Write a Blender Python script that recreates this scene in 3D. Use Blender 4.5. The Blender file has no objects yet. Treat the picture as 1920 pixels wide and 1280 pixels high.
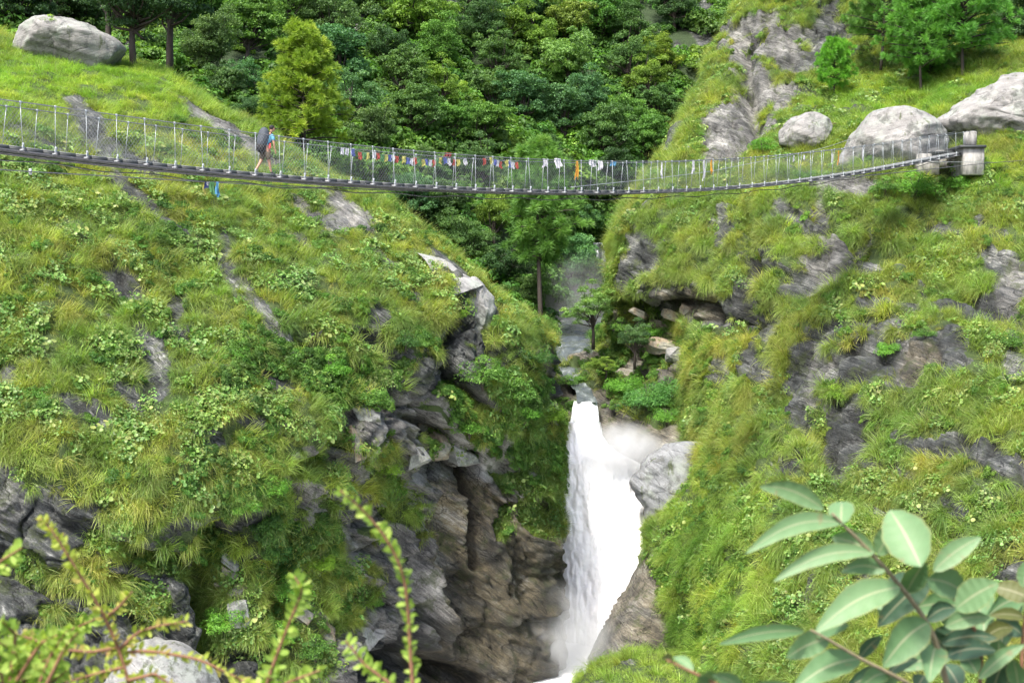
import bpy, bmesh, math, random
import numpy as np
from mathutils import Vector, Matrix
from mathutils.bvhtree import BVHTree
random.seed(4); RNG = np.random.default_rng(7)
R = math.radians
# ------------------------------------------------------------------ camera, sky, sun, exposure
F = 2667.0; PITCH = math.atan(110.0/F); CP, SP = math.cos(PITCH), math.sin(PITCH)
sc = bpy.context.scene; col = sc.collection
cam_d = bpy.data.cameras.new('camera'); cam = bpy.data.objects.new('camera', cam_d); col.objects.link(cam)
cam.location = (0, 0, 0); cam.rotation_euler = (math.pi/2-PITCH, 0, 0)
cam_d.sensor_width = 36; cam_d.lens = 36*F/1920; cam_d.clip_start = .05; cam_d.clip_end = 1500
cam_d.dof.use_dof = True; cam_d.dof.focus_distance = 58; cam_d.dof.aperture_fstop = 10.5
sc.camera = cam
SUN_EL, SUN_AZ = R(58), R(-152)          # azimuth of the sun measured from +Y towards +X
world = bpy.data.worlds.new('World'); sc.world = world; world.use_nodes = True
wn = world.node_tree; wn.nodes.clear()
sky = wn.nodes.new('ShaderNodeTexSky'); sky.sky_type = 'NISHITA'; sky.sun_disc = False
sky.sun_elevation = SUN_EL; sky.sun_rotation = SUN_AZ; sky.air_density = 1.0; sky.dust_density = 4.0; sky.ozone_density = .6
bg = wn.nodes.new('ShaderNodeBackground'); bg.inputs['Strength'].default_value = .125
wo = wn.nodes.new('ShaderNodeOutputWorld'); wn.links.new(sky.outputs[0], bg.inputs[0]); wn.links.new(bg.outputs[0], wo.inputs[0])
sl = bpy.data.lights.new('sun', 'SUN'); sl.energy = 2.6; sl.angle = R(9); sl.color = (1, .955, .88)
so = bpy.data.objects.new('sun', sl); col.objects.link(so)
sdir = Vector((math.sin(SUN_AZ)*math.cos(SUN_EL), math.cos(SUN_AZ)*math.cos(SUN_EL), math.sin(SUN_EL)))
so.rotation_euler = sdir.to_track_quat('Z', 'Y').to_euler(); so.location = sdir*60
sc.view_settings.view_transform = 'Standard'; sc.view_settings.look = 'None'; sc.view_settings.gamma = 1
sc.view_settings.exposure = 1.5
sc.cycles.max_bounces = 6; sc.cycles.diffuse_bounces = 3; sc.cycles.transparent_max_bounces = 8
sc.cycles.transmission_bounces = 4; sc.cycles.volume_bounces = 2; sc.cycles.volume_step_rate = 4
# ------------------------------------------------------------------ small helpers
def P(px, py, D):
    x = (px-960)/F*D; u = -(py-640)/F*D
    return Vector((x, D*CP+u*SP, -D*SP+u*CP))
def PN(px, py, D):
    x = (px-960)/F*D; u = -(py-640)/F*D
    return np.stack([x, D*CP+u*SP, -D*SP+u*CP], -1)
def pts(a): return np.array(a, dtype=float)
def tag(o, label=None, cat=None, group=None, kind=None):
    if label: o['label'] = label
    if cat: o['category'] = cat
    if group: o['group'] = group
    if kind: o['kind'] = kind
    return o
def empty(name, loc, rz=0):
    o = bpy.data.objects.new(name, None); col.objects.link(o); o.location = loc; o.rotation_euler = (0, 0, rz)
    o.empty_display_size = .2; return o
def mesh_np(name, V, Fc, mat, smooth=False, attrs=None):
    V = np.asarray(V, dtype=np.float32).reshape(-1, 3)
    me = bpy.data.meshes.new(name)
    me.vertices.add(len(V)); me.vertices.foreach_set('co', V.ravel())
    groups = Fc if isinstance(Fc, list) else [Fc]
    groups = [np.asarray(g, dtype=np.int32) for g in groups if len(g)]
    idx = np.concatenate([g.ravel() for g in groups]); tot = np.concatenate([np.full(len(g), g.shape[1]) for g in groups])
    st = np.concatenate([[0], np.cumsum(tot)[:-1]])
    me.loops.add(len(idx)); me.loops.foreach_set('vertex_index', idx.astype(np.int32))
    me.polygons.add(len(tot)); me.polygons.foreach_set('loop_start', st.astype(np.int32))
    me.polygons.foreach_set('loop_total', tot.astype(np.int32))
    me.update(calc_edges=True)
    if smooth: me.polygons.foreach_set('use_smooth', np.ones(len(tot), dtype=bool))
    for an, (dom, arr) in (attrs or {}).items():
        if arr.ndim == 1:
            a = me.attributes.new(an, 'FLOAT', dom); a.data.foreach_set('value', arr.astype(np.float32))
        else:
            a = me.attributes.new(an, 'FLOAT_COLOR', dom)
            if arr.shape[1] == 3: arr = np.concatenate([arr, np.ones((len(arr), 1))], 1)
            a.data.foreach_set('color', arr.astype(np.float32).ravel())
    if mat: me.materials.append(mat)
    return me
def obj(name, me, parent=None, loc=None):
    o = bpy.data.objects.new(name, me); col.objects.link(o)
    if parent: o.parent = parent
    if loc is not None: o.location = loc
    return o
class MB:
    """collects shapes, one mesh"""
    def __init__(s): s.V = []; s.Q = []; s.T = []; s.n = 0
    def add(s, V, Q=(), T=()):
        V = np.asarray(V, float).reshape(-1, 3); s.V.append(V)
        if len(Q): s.Q.append(np.asarray(Q)+s.n)
        if len(T): s.T.append(np.asarray(T)+s.n)
        s.n += len(V); return s
    def tube(s, path, rad, n=6, cap=True):
        path = np.asarray([tuple(p) for p in path], float); m = len(path)
        rad = np.broadcast_to(np.asarray(rad, float), (m,))
        t = np.gradient(path, axis=0); t /= np.linalg.norm(t, axis=1)[:, None]+1e-9
        ref = np.array([0, 0, 1.]) if abs(t[:, 2]).mean() < .8 else np.array([1., 0, 0])
        a = np.cross(t, ref); a /= np.linalg.norm(a, axis=1)[:, None]+1e-9; b = np.cross(t, a)
        th = np.arange(n)*2*math.pi/n
        V = path[:, None]+rad[:, None, None]*(np.cos(th)[None, :, None]*a[:, None]+np.sin(th)[None, :, None]*b[:, None])
        i = np.arange(m-1)[:, None]*n; j = np.arange(n)[None]; k = (j+1) % n
        Q = np.stack([i+j, i+k, i+n+k, i+n+j], -1).reshape(-1, 4)
        T = []
        V = V.reshape(-1, 3)
        if cap:
            c0, c1 = len(V), len(V)+1; V = np.concatenate([V, path[:1], path[-1:]])
            T = [(c0, (q+1) % n, q) for q in range(n)]+[(c1, (m-1)*n+q, (m-1)*n+(q+1) % n) for q in range(n)]
        return s.add(V, Q, T)
    def box(s, c, h, ax=None, bev=0.0):
        c = np.asarray(tuple(c), float); h = np.asarray(h, float)
        ax = np.eye(3) if ax is None else np.asarray([tuple(a) for a in ax], float)
        if bev <= 0:
            L = np.array([(x, y, z) for x in (-1, 1) for y in (-1, 1) for z in (-1, 1)], float)*h
            return s.add(c+L@ax, [(0, 1, 3, 2), (4, 6, 7, 5), (0, 4, 5, 1), (2, 3, 7, 6), (0, 2, 6, 4), (1, 5, 7, 3)])
        o = [(-1, -1), (1, -1), (1, 1), (-1, 1)]; ring = []
        for (sx, sy) in o:
            if sx*sy > 0: ring += [(sx*h[0], sy*(h[1]-bev)), (sx*(h[0]-bev), sy*h[1])]
            else: ring += [(sx*(h[0]-bev), sy*h[1]), (sx*h[0], sy*(h[1]-bev))]
        ring = [(-h[0], -h[1]+bev), (-h[0]+bev, -h[1]), (h[0]-bev, -h[1]), (h[0], -h[1]+bev), (h[0], h[1]-bev), (h[0]-bev, h[1]), (-h[0]+bev, h[1]), (-h[0], h[1]-bev)]
        V = []
        for (z, k) in ((-h[2], bev), (-h[2]+bev, 0), (h[2]-bev, 0), (h[2], bev)):
            for (x, y) in ring: V.append((x*(1-k/h[0]), y*(1-k/h[1]), z))
        Q = []
        for l in range(3):
            for q in range(8): Q.append((l*8+q, l*8+(q+1) % 8, l*8+8+(q+1) % 8, l*8+8+q))
        n0 = len(V); V.append((0, 0, -h[2])); V.append((0, 0, h[2]))
        T = [(n0, (q+1) % 8, q) for q in range(8)]+[(n0+1, 24+q, 24+(q+1) % 8) for q in range(8)]
        return s.add(c+np.asarray(V)@ax, Q, T)
    def mesh(s, name, mat, smooth=False):
        g = []
        if s.Q: g.append(np.concatenate(s.Q))
        if s.T: g.append(np.concatenate(s.T))
        return mesh_np(name, np.concatenate(s.V), g, mat, smooth)
    def build(s, name, mat, parent=None, smooth=False, loc=None): return obj(name, s.mesh(name, mat, smooth), parent, loc)
# ------------------------------------------------------------------ numpy noise
def _h(ix, iy, iz, seed):
    n = (ix*374761393+iy*668265263+iz*2147483647+seed*1274126177) & 0xffffffff
    n = ((n ^ (n >> 13))*1274126177) & 0xffffffff
    n = ((n ^ (n >> 16))*2246822519) & 0xffffffff
    return ((n ^ (n >> 15)) & 0xffff)/65535.0
def vn(p, seed=0):
    f = np.floor(p).astype(np.int64); t = p-f; t = t*t*(3-2*t); o = 0
    for dx in (0, 1):
        wx = t[..., 0] if dx else 1-t[..., 0]
        for dy in (0, 1):
            wy = t[..., 1] if dy else 1-t[..., 1]
            for dz in (0, 1):
                wz = t[..., 2] if dz else 1-t[..., 2]
                o = o+wx*wy*wz*_h(f[..., 0]+dx, f[..., 1]+dy, f[..., 2]+dz, seed)
    return o*2-1
def fbm(p, oc=4, seed=0, g=.5):
    a, s, o = 1., 0., 0.
    for k in range(oc): o = o+a*vn(p*(2.03**k)+k*17.3, seed+k); s += a; a *= g
    return o/s
def worley(p, seed=0):
    f = np.floor(p).astype(np.int64); d1 = np.full(p.shape[:-1], 9.); d2 = d1.copy(); idv = d1*0
    for dx in (-1, 0, 1):
        for dy in (-1, 0, 1):
            for dz in (-1, 0, 1):
                c = f+np.array([dx, dy, dz]); a = (c[..., 0], c[..., 1], c[..., 2])
                q = c+np.stack([_h(*a, seed), _h(*a, seed+1), _h(*a, seed+2)], -1)
                d = np.sqrt(((q-p)**2).sum(-1)); hv = _h(*a, seed+3)
                m = d < d1; d2 = np.where(m, d1, np.minimum(d2, d)); idv = np.where(m, hv, idv); d1 = np.where(m, d, d1)
    return d1, d2, idv
def sstep(a, b, x): t = np.clip((x-a)/(b-a), 0, 1); return t*t*(3-2*t)
# ------------------------------------------------------------------ node helpers
class NT:
    def __init__(s, name):
        s.m = bpy.data.materials.new(name); s.m.use_nodes = True; s.t = s.m.node_tree; s.t.nodes.clear()
        s.out = s.n('ShaderNodeOutputMaterial')
    def n(s, typ, **kw):
        x = s.t.nodes.new(typ)
        for k, v in kw.items():
            if k.startswith('_'): setattr(x, k[1:], v)
            else:
                kk = k.replace('__', ' '); s.set(x.inputs[int(kk[1:]) if kk[0] == 'i' and kk[1:].isdigit() else kk], v)
        return x
    def set(s, inp, v):
        if isinstance(v, bpy.types.NodeSocket): s.t.links.new(v, inp)
        else:
            if isinstance(v, (tuple, list)) and len(v) == 3 and inp.type == 'RGBA': v = (*v, 1)
            inp.default_value = v
    def noise(s, vec, scale, detail=4, rough=.55, dist=0):
        return s.n('ShaderNodeTexNoise', Vector=vec, Scale=scale, Detail=detail, Roughness=rough, Distortion=dist).outputs[0]
    def ramp(s, fac, stops, interp='LINEAR'):
        r = s.n('ShaderNodeValToRGB', Fac=fac); e = r.color_ramp; e.interpolation = interp
        while len(e.elements) < len(stops): e.elements.new(.5)
        for el, (p, c) in zip(e.elements, stops): el.position = p; el.color = (*c, 1) if len(c) == 3 else c
        return r.outputs[0]
    def mix(s, fac, a, b, typ='MIX'):
        x = s.n('ShaderNodeMix', _data_type='RGBA', _blend_type=typ); s.set(x.inputs[0], fac); s.set(x.inputs[6], a); s.set(x.inputs[7], b)
        return x.outputs[2]
    def math(s, op, a, b=0.0, c=0.0, clamp=False):
        x = s.n('ShaderNodeMath', _operation=op, _use_clamp=clamp); s.set(x.inputs[0], a); s.set(x.inputs[1], b); s.set(x.inputs[2], c)
        return x.outputs[0]
    def attr(s, name, typ='GEOMETRY'): return s.n('ShaderNodeAttribute', _attribute_name=name, _attribute_type=typ)
    def coord(s, which='Object'): return s.n('ShaderNodeTexCoord').outputs[which]
    def map(s, vec, rot=(0, 0, 0), scale=(1, 1, 1)):
        x = s.n('ShaderNodeMapping', Vector=vec); x.inputs['Rotation'].default_value = rot
        y = s.n('ShaderNodeMapping', Vector=x.outputs[0]); y.inputs['Scale'].default_value = scale
        return y.outputs[0]
    def bsdf(s, color, rough=.7, metal=0., bump=None, bstr=.3, bdist=.05, spec=.4, **kw):
        b = s.n('ShaderNodeBsdfPrincipled'); s.set(b.inputs['Base Color'], color); s.set(b.inputs['Roughness'], rough); s.set(b.inputs['Metallic'], metal)
        b.inputs['Specular IOR Level'].default_value = spec
        if bump is not None:
            bm = s.n('ShaderNodeBump', Height=bump, Strength=bstr, Distance=bdist); s.t.links.new(bm.outputs[0], b.inputs['Normal'])
        for k, v in kw.items(): s.set(b.inputs[k.replace('__', ' ')], v)
        return b.outputs[0]
    def end(s, sh): s.t.links.new(sh, s.out.inputs['Surface']); return s.m
def simple(name, c, rough=.6, metal=0., var=.15, scale=8., bump=.15):
    t = NT(name); v = t.coord(); n = t.noise(v, scale, 5)
    cc = t.mix(n, tuple(x*(1-var) for x in c), tuple(min(1, x*(1+var)) for x in c))
    return t.end(t.bsdf(cc, rough, metal, bump=n, bstr=bump, bdist=.02))
def leafmat(name, stops, trans=.35, tcol=None, instancer=False, rough=.55, hue_noise=.3):
    """colour by per-leaf random value, shifted by a slow noise and by instance"""
    t = NT(name)
    r = t.attr('rnd').outputs['Fac']
    base = t.ramp(r, stops)
    if instancer:
        tint = t.attr('tint', 'INSTANCER').outputs['Color']; base = t.mix(1.0, base, tint, 'MULTIPLY')
    else:
        oi = t.n('ShaderNodeObjectInfo')
        base = t.mix(1.0, base, oi.outputs['Color'], 'MULTIPLY')
    b = t.bsdf(base, rough, spec=.3)
    bright = t.mix(1.0, base, tcol or (1.35, 1.4, .6), 'MULTIPLY')
    tr = t.n('ShaderNodeBsdfTranslucent', Color=bright)
    mx = t.n('ShaderNodeMixShader', Fac=trans); t.t.links.new(b, mx.inputs[1]); t.t.links.new(tr.outputs[0], mx.inputs[2])
    return t.end(mx.outputs[0])
# ------------------------------------------------------------------ materials
def rock_material(name, rotz=0.0, dip=R(35), ramp=((.0, (.014, .015, .015)), (.4, (.046, .051, .050)), (.66, (.105, .112, .108)), (.85, (.21, .215, .20)), (1., (.36, .365, .355))), ground=(.035, .055, .015)):
    t = NT(name); v = t.coord()
    m = t.map(v, (0, dip, rotz), (.55, .55, 3.6)); m2 = t.map(v, (0, dip, rotz), (.9, .9, 11)); m3 = t.map(v, (0, dip, rotz), (.6, .6, 1.9))
    a = t.noise(m, 1.3, 11, .68, .6); b = t.noise(m2, 1.6, 8, .66, .3); c = t.noise(v, .5, 8, .66); d = t.noise(v, 16., 8, .72)
    wv = t.n('ShaderNodeVectorMath', _operation='ADD'); t.set(wv.inputs[0], m3); t.set(wv.inputs[1], t.n('ShaderNodeTexNoise', Vector=v, Scale=1.6, Detail=6).outputs['Color'])
    cr = t.n('ShaderNodeTexVoronoi', _feature='DISTANCE_TO_EDGE', Vector=wv.outputs[0], Scale=.75).outputs['Distance']; crk = t.math('MAXIMUM', t.ramp(cr, [(.0, (0, 0, 0)), (.025, (1, 1, 1))]), t.ramp(t.noise(v, .9, 5, .6), [(.48, (0, 0, 0)), (.54, (1, 1, 1))]))
    f = t.math('ADD', t.math('MULTIPLY', a, .42), t.math('MULTIPLY', b, .34)); f = t.math('ADD', f, t.math('MULTIPLY', d, .24)); f = t.math('ADD', f, t.math('MULTIPLY', t.math('SUBTRACT', c, .5), .7))
    f = t.math('MULTIPLY_ADD', f, 3.3, -1.18, clamp=True)
    slate = t.ramp(f, list(ramp))
    z = t.attr('zone').outputs['Color']; sp = t.n('ShaderNodeSeparateColor', Color=z)
    brown = t.ramp(f, [(0, (.030, .027, .021)), (.35, (.095, .082, .055)), (.6, (.20, .165, .098)), (.85, (.30, .27, .195)), (1, (.46, .43, .37))])
    pale = t.ramp(f, [(0, (.04, .04, .04)), (.3, (.12, .118, .112)), (.6, (.235, .23, .215)), (1, (.43, .42, .39))])
    cl = t.mix(sp.outputs[1], slate, pale); cl = t.mix(t.math('MULTIPLY', sp.outputs[0], t.ramp(t.noise(t.map(v, (0, R(62), 0), (1.5, .6, .32)), .8, 8, .68), [(.40, (.35, .35, .35)), (.52, (1, 1, 1))])), cl, brown)
    lich = t.ramp(t.noise(v, 3.1, 10, .75), [(.57, (0, 0, 0)), (.64, (1, 1, 1))]); cl = t.mix(t.math('MULTIPLY', lich, .4), cl, (.30, .31, .27))
    moss = t.ramp(t.noise(v, 1.1, 10, .74), [(.53, (0, 0, 0)), (.60, (1, 1, 1))]); cl = t.mix(t.math('MULTIPLY', moss, .6), cl, (.055, .075, .018))
    cl = t.mix(crk, t.mix(1., cl, (.25, .25, .25), 'MULTIPLY'), cl)
    g = t.attr('green').outputs['Fac']; soil = t.mix(t.noise(v, 3., 8, .7), ground, tuple(x*2.2 for x in ground))
    gm = t.math('MULTIPLY_ADD', t.math('ADD', g, t.math('MULTIPLY', t.math('SUBTRACT', t.noise(v, 5, 8, .75), .5), .9)), 4., -1.5, clamp=True)
    cl = t.mix(gm, cl, soil)
    wet = sp.outputs[2]; cl = t.mix(t.math('MULTIPLY', wet, .55), cl, t.mix(1., cl, (.14, .15, .17), 'MULTIPLY'))
    ro = t.math('MULTIPLY_ADD', wet, -.40, .86)
    h = t.math('ADD', t.math('ADD', f, t.math('MULTIPLY', d, .3)), t.math('MULTIPLY', crk, .6))
    return t.end(t.bsdf(cl, ro, bump=h, bstr=.9, bdist=.11))
M = {}
M['rock_l'] = rock_material('slate rock', 0, R(-36))
M['rock_r'] = rock_material('slate rock facing left', 0, R(-24))
M['soil'] = rock_material('forest soil', 0, R(20), ground=(.02, .035, .012))
def boulder_mat(name, ramp, dip=R(15)):
    t = NT(name); v = t.coord(); m = t.map(v, (0, dip, .4), (.5, .5, 2.6))
    a = t.noise(m, 1.6, 9, .66, .8); b = t.noise(v, 14., 6, .7); c = t.noise(v, .8, 6, .6)
    cr = t.n('ShaderNodeTexVoronoi', _feature='DISTANCE_TO_EDGE', Vector=t.map(v, (0, dip, .4), (.3, .3, 1.3)), Scale=1.0).outputs['Distance']
    crk = t.math('MAXIMUM', t.ramp(cr, [(.0, (0, 0, 0)), (.022, (1, 1, 1))]), t.ramp(t.noise(v, .8, 5, .6), [(.42, (0, 0, 0)), (.47, (1, 1, 1))]))
    f = t.math('MULTIPLY_ADD', t.math('ADD', t.math('MULTIPLY', a, .65), t.math('MULTIPLY', b, .35)), 1.9, -.42, clamp=True)
    cl = t.ramp(f, list(ramp)); cl = t.mix(t.math('MULTIPLY', t.ramp(c, [(.5, (0, 0, 0)), (.62, (1, 1, 1))]), .5), cl, (.30, .34, .29))
    cl = t.mix(t.math('MULTIPLY', t.ramp(t.noise(v, 1.3, 9, .74), [(.52, (0, 0, 0)), (.60, (1, 1, 1))]), .7), cl, (.075, .078, .07))
    cl = t.mix(t.math('MULTIPLY', t.ramp(t.noise(t.map(v, (0, 0, 0), (1, 1, .3)), 2.2, 9, .72), [(.58, (0, 0, 0)), (.64, (1, 1, 1))]), .7), cl, (.06, .08, .025)); cl = t.mix(crk, t.mix(1., cl, (.4, .4, .4), 'MULTIPLY'), cl)
    h = t.math('ADD', f, t.math('MULTIPLY', crk, .25))
    return t.end(t.bsdf(cl, .85, bump=h, bstr=.7, bdist=.08))
M['boulder'] = boulder_mat('pale boulder', [(0, (.05, .05, .05)), (.3, (.16, .155, .15)), (.6, (.25, .245, .235)), (1, (.42, .41, .39))])
M['slab'] = boulder_mat('grey slab', [(0, (.07, .07, .07)), (.3, (.16, .16, .16)), (.6, (.27, .27, .26)), (1, (.42, .41, .40))], R(-36))
M['tan'] = boulder_mat('tan stone', [(0, (.04, .03, .02)), (.3, (.13, .10, .07)), (.6, (.27, .22, .155)), (1, (.42, .37, .29))], R(-25))
M['wetgrey'] = boulder_mat('wet grey stone', [(0, (.05, .055, .06)), (.3, (.12, .13, .14)), (.6, (.22, .23, .24)), (1, (.36, .37, .38))], R(-40))
def foam_mat():
    t = NT('white water'); v = t.coord(); m = t.map(v, (0, 0, 0), (3.2, 3.2, .5)); a = t.noise(m, 1.3, 8, .65, .6)
    cl = t.ramp(a, [(.25, (.86, .89, .91)), (.5, (.95, .96, .97)), (.7, (.98, .98, .98))])
    return t.end(t.bsdf(cl, .6, bump=a, bstr=.35, bdist=.15))
M['foam'] = foam_mat()
def jet_mat():
    t = NT('falling water'); v = t.coord(); m = t.map(v, (0, 0, 0), (6, 6, .45)); a = t.noise(m, 1.6, 8, .7, .4)
    cl = t.ramp(a, [(.3, (.30, .33, .33)), (.45, (.62, .66, .68)), (.62, (.92, .94, .95))])
    return t.end(t.bsdf(cl, .45, bump=a, bstr=.5, bdist=.1))
M['jet'] = jet_mat()
def river_mat():
    t = NT('river water'); v = t.coord(); a = t.noise(t.map(v, (0, 0, .3), (1, .4, 1)), 1.4, 7, .65, .6)
    cl = t.ramp(a, [(.35, (.045, .055, .058)), (.56, (.09, .105, .105)), (.72, (.26, .29, .29)), (.86, (.5, .53, .54))])
    return t.end(t.bsdf(cl, .25, bump=a, bstr=.5, bdist=.1))
M['river'] = river_mat()
M['steel'] = simple('galvanised steel', (.36, .39, .40), .45, .4, .12, 6)
M['steel_dark'] = simple('weathered steel rope', (.13, .13, .14), .55, .5, .2, 5)
M['rail'] = simple('steel handrail rope', (.17, .18, .19), .5, .4, .2, 5)
M['net'] = simple('steel wire netting', (.30, .31, .32), .5, .4, .1, 5)
M['deck_dark'] = simple('dark steel decking', (.055, .06, .062), .6, .3, .35, 3)
M['deck_top'] = simple('worn steel decking plate', (.20, .21, .21), .6, .25, .3, 2.5)
def concrete_mat():
    t = NT('weathered concrete'); v = t.coord(); a = t.noise(t.map(v, (0, 0, 0), (1.4, 1.4, .5)), 2.2, 8, .7); b = t.noise(v, 18, 4)
    cl = t.ramp(a, [(.3, (.06, .06, .055)), (.45, (.24, .235, .22)), (.62, (.42, .41, .39))])
    return t.end(t.bsdf(cl, .9, bump=t.math('ADD', a, t.math('MULTIPLY', b, .3)), bstr=.5, bdist=.03))
M['concrete'] = concrete_mat()
M['bark'] = simple('dark bark', (.055, .045, .038), .9, 0, .45, 3, .8)
M['bark_light'] = simple('grey bark', (.16, .14, .12), .9, 0, .4, 3, .8)
M['wood'] = simple('dark plank', (.10, .06, .04), .8, 0, .3, 3, .4)
G = lambda a, b, c, d: [(0, a), (.35, b), (.7, c), (1, d)]
M['grass'] = leafmat('long grass', G((.155, .155, .045), (.195, .25, .054), (.265, .345, .072), (.44, .48, .20)), .42, instancer=True)
M['groundleaf'] = leafmat('round leaves', G((.07, .15, .03), (.105, .205, .04), (.16, .27, .07), (.27, .33, .11)), .3, instancer=True, rough=.4)
M['bushleaf'] = leafmat('small bush leaves', G((.045, .11, .025), (.075, .17, .03), (.11, .23, .04), (.17, .31, .065)), .35, instancer=True)
M['shrubleaf'] = leafmat('shrub leaves', G((.045, .11, .025), (.075, .17, .03), (.11, .23, .04), (.18, .32, .07)), .35)
M['treeleaf'] = leafmat('broadleaf foliage', G((.05, .105, .035), (.08, .16, .047), (.115, .22, .058), (.19, .31, .095)), .32)
M['needle'] = leafmat('pine needles', G((.07, .16, .04), (.11, .23, .05), (.15, .29, .06), (.24, .38, .09)), .4)
# ------------------------------------------------------------------ terrain sheets
def tps_fit(C):
    C = pts(C); X = C[:, :2]/1000; n = len(X)
    r = np.sqrt(((X[:, None]-X[None])**2).sum(-1))+1e-9; K = r*r*np.log(r)+np.eye(n)*2e-4
    Pm = np.c_[np.ones(n), X]; A = np.block([[K, Pm], [Pm.T, np.zeros((3, 3))]])
    w = np.linalg.solve(A, np.r_[C[:, 2], 0, 0, 0])
    def f(px, py):
        Q = np.stack([px, py], -1)/1000; o = w[n]+w[n+1]*Q[..., 0]+w[n+2]*Q[..., 1]
        for i in range(n):
            r = np.sqrt(((Q-X[i])**2).sum(-1))+1e-9; o = o+w[i]*r*r*np.log(r)
        return o
    return f
def poly_sd(poly, X, Y):
    poly = pts(poly); n = len(poly); best = np.full(X.shape, 1e9); bx = X*0; by = Y*0; ins = np.zeros(X.shape, bool)
    for i in range(n):
        a = poly[i]; b = poly[(i+1) % n]; d = b-a; L = (d*d).sum()+1e-9
        t = np.clip(((X-a[0])*d[0]+(Y-a[1])*d[1])/L, 0, 1); qx = a[0]+t*d[0]; qy = a[1]+t*d[1]
        dd = np.hypot(X-qx, Y-qy); m = dd < best; best = np.where(m, dd, best); bx = np.where(m, qx, bx); by = np.where(m, qy, by)
        c = ((a[1] > Y) != (b[1] > Y)) & (X < (b[0]-a[0])*(Y-a[1])/(b[1]-a[1]+1e-12)+a[0]); ins ^= c
    return np.where(ins, best, -best), bx, by
def ell(X, Y, L):
    """union of soft ellipses -> 0..1 (1 inside)"""
    o = np.zeros(X.shape)
    for (cx, cy, rx, ry, an) in L:
        c, s = math.cos(R(an)), math.sin(R(an)); dx, dy = X-cx, Y-cy
        q = np.sqrt(((dx*c+dy*s)/rx)**2+((-dx*s+dy*c)/ry)**2); o = np.maximum(o, np.clip(1.6-q, 0, 1))
    return o
def line_d(X, Y, L):
    best = np.full(X.shape, 1e9)
    for a, b in zip(L[:-1], L[1:]):
        a = pts(a); d = pts(b)-a; t = np.clip(((X-a[0])*d[0]+(Y-a[1])*d[1])/((d*d).sum()+1e-9), 0, 1)
        best = np.minimum(best, np.hypot(X-a[0]-t*d[0], Y-a[1]-t*d[1]))
    return best
SHEETS = {}
def sheet(name, poly, ctrl, step, mat, round_w=70, round_d=4., back=.12, curtain=130, rockf=None, disp=None, zonef=None, smooth=False):
    poly = pts(poly); f = tps_fit(ctrl)
    x0, y0 = poly.min(0)-curtain; x1, y1 = poly.max(0)+curtain
    xs = np.arange(x0, x1+step, step); ys = np.arange(y0, y1+step, step); X, Y = np.meshgrid(xs, ys)
    jag = 7*fbm(np.stack([X/55, Y/55, X*0], -1), 4, 50)
    sd, bx, by = poly_sd(poly, X, Y); sd = sd+jag
    D = f(X, Y); Db = f(bx, by); k = np.clip(1-sd/round_w, 0, 1)
    D = D+round_d*(1-np.sqrt(np.clip(1-k*k, 0, 1)))*(sd > 0)
    out = sd <= 0; dd = -np.minimum(sd, 0)
    nx = X-bx; ny = Y-by; nl = np.hypot(nx, ny)+1e-6
    PX = np.where(out, bx-nx/nl*dd*.12+nx/nl*np.clip(jag, -7, 7)*.0, X); PY = np.where(out, by-ny/nl*dd*.12, Y)
    D = np.where(out, Db+round_d+dd*back, D)
    Wp = PN(PX, PY, D)
    rock = np.clip(rockf(X, Y, Wp), 0, 1) if rockf else np.zeros(X.shape)
    # normals
    du = np.gradient(Wp, axis=1); dv = np.gradient(Wp, axis=0); N = np.cross(du, dv); N /= np.linalg.norm(N, axis=2)[..., None]+1e-9
    view = Wp/np.linalg.norm(Wp, axis=2)[..., None]; N = np.where(((N*view).sum(-1) > 0)[..., None], -N, N)
    if disp is not None: Wp = Wp+N*(disp(X, Y, Wp, rock)*(.3+.7*sstep(-15, 45, sd)))[..., None]
    du = np.gradient(Wp, axis=1); dv = np.gradient(Wp, axis=0); N2 = np.cross(du, dv); N2 /= np.linalg.norm(N2, axis=2)[..., None]+1e-9
    view = Wp/np.linalg.norm(Wp, axis=2)[..., None]; N2 = np.where(((N2*view).sum(-1) > 0)[..., None], -N2, N2)
    rock = np.maximum(rock, .95*(1-sstep(-.38, -.06, N2[..., 2]+.5*fbm(Wp*1.3, 3, 99)))*(sd > 0))
    h, w = X.shape; i = np.arange(h*w).reshape(h, w)
    keep = (sd > -curtain*.95); kq = keep[:-1, :-1] & keep[1:, 1:] & keep[:-1, 1:] & keep[1:, :-1]
    Q = np.stack([i[:-1, :-1], i[1:, :-1], i[1:, 1:], i[:-1, 1:]], -1)[kq]
    green = 1-sstep(.35, .6, rock)
    zone = zonef(X, Y, Wp) if zonef else np.zeros((*X.shape, 3))
    used = np.unique(Q); remap = np.zeros(h*w, int); remap[used] = np.arange(len(used))
    me = mesh_np(name, Wp.reshape(-1, 3)[used], remap[Q], mat, smooth, {'green': ('POINT', green.ravel()[used]), 'zone': ('POINT', zone.reshape(-1, 3)[used])})
    o = obj(name, me); tag(o, kind='structure')
    S = dict(W=Wp, X=X, Y=Y, sd=sd, rock=rock, Q=kq, o=o, bvh=BVHTree.FromPolygons(Wp.reshape(-1, 3)[used].tolist(), remap[Q].tolist()))
    SHEETS[name] = S; return S
def hit(px, py, names=None):
    d = P(px, py, 1.); d.normalize(); best = None
    for n in (names or SHEETS):
        h = SHEETS[n]['bvh'].ray_cast(Vector((0, 0, 0)), d, 400)
        if h[0] is not None and (best is None or h[3] < best[3]): best = h
    return best
def depth_of(p): return p.y*CP-p.z*SP
def strata(p, n, h, seed, soft=.25):
    s = (p*np.array(n)).sum(-1)/h+.9*fbm(p*.35, 3, seed); fr = s-np.floor(s)
    return (sstep(0, soft, fr)-fr)*1.0
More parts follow.
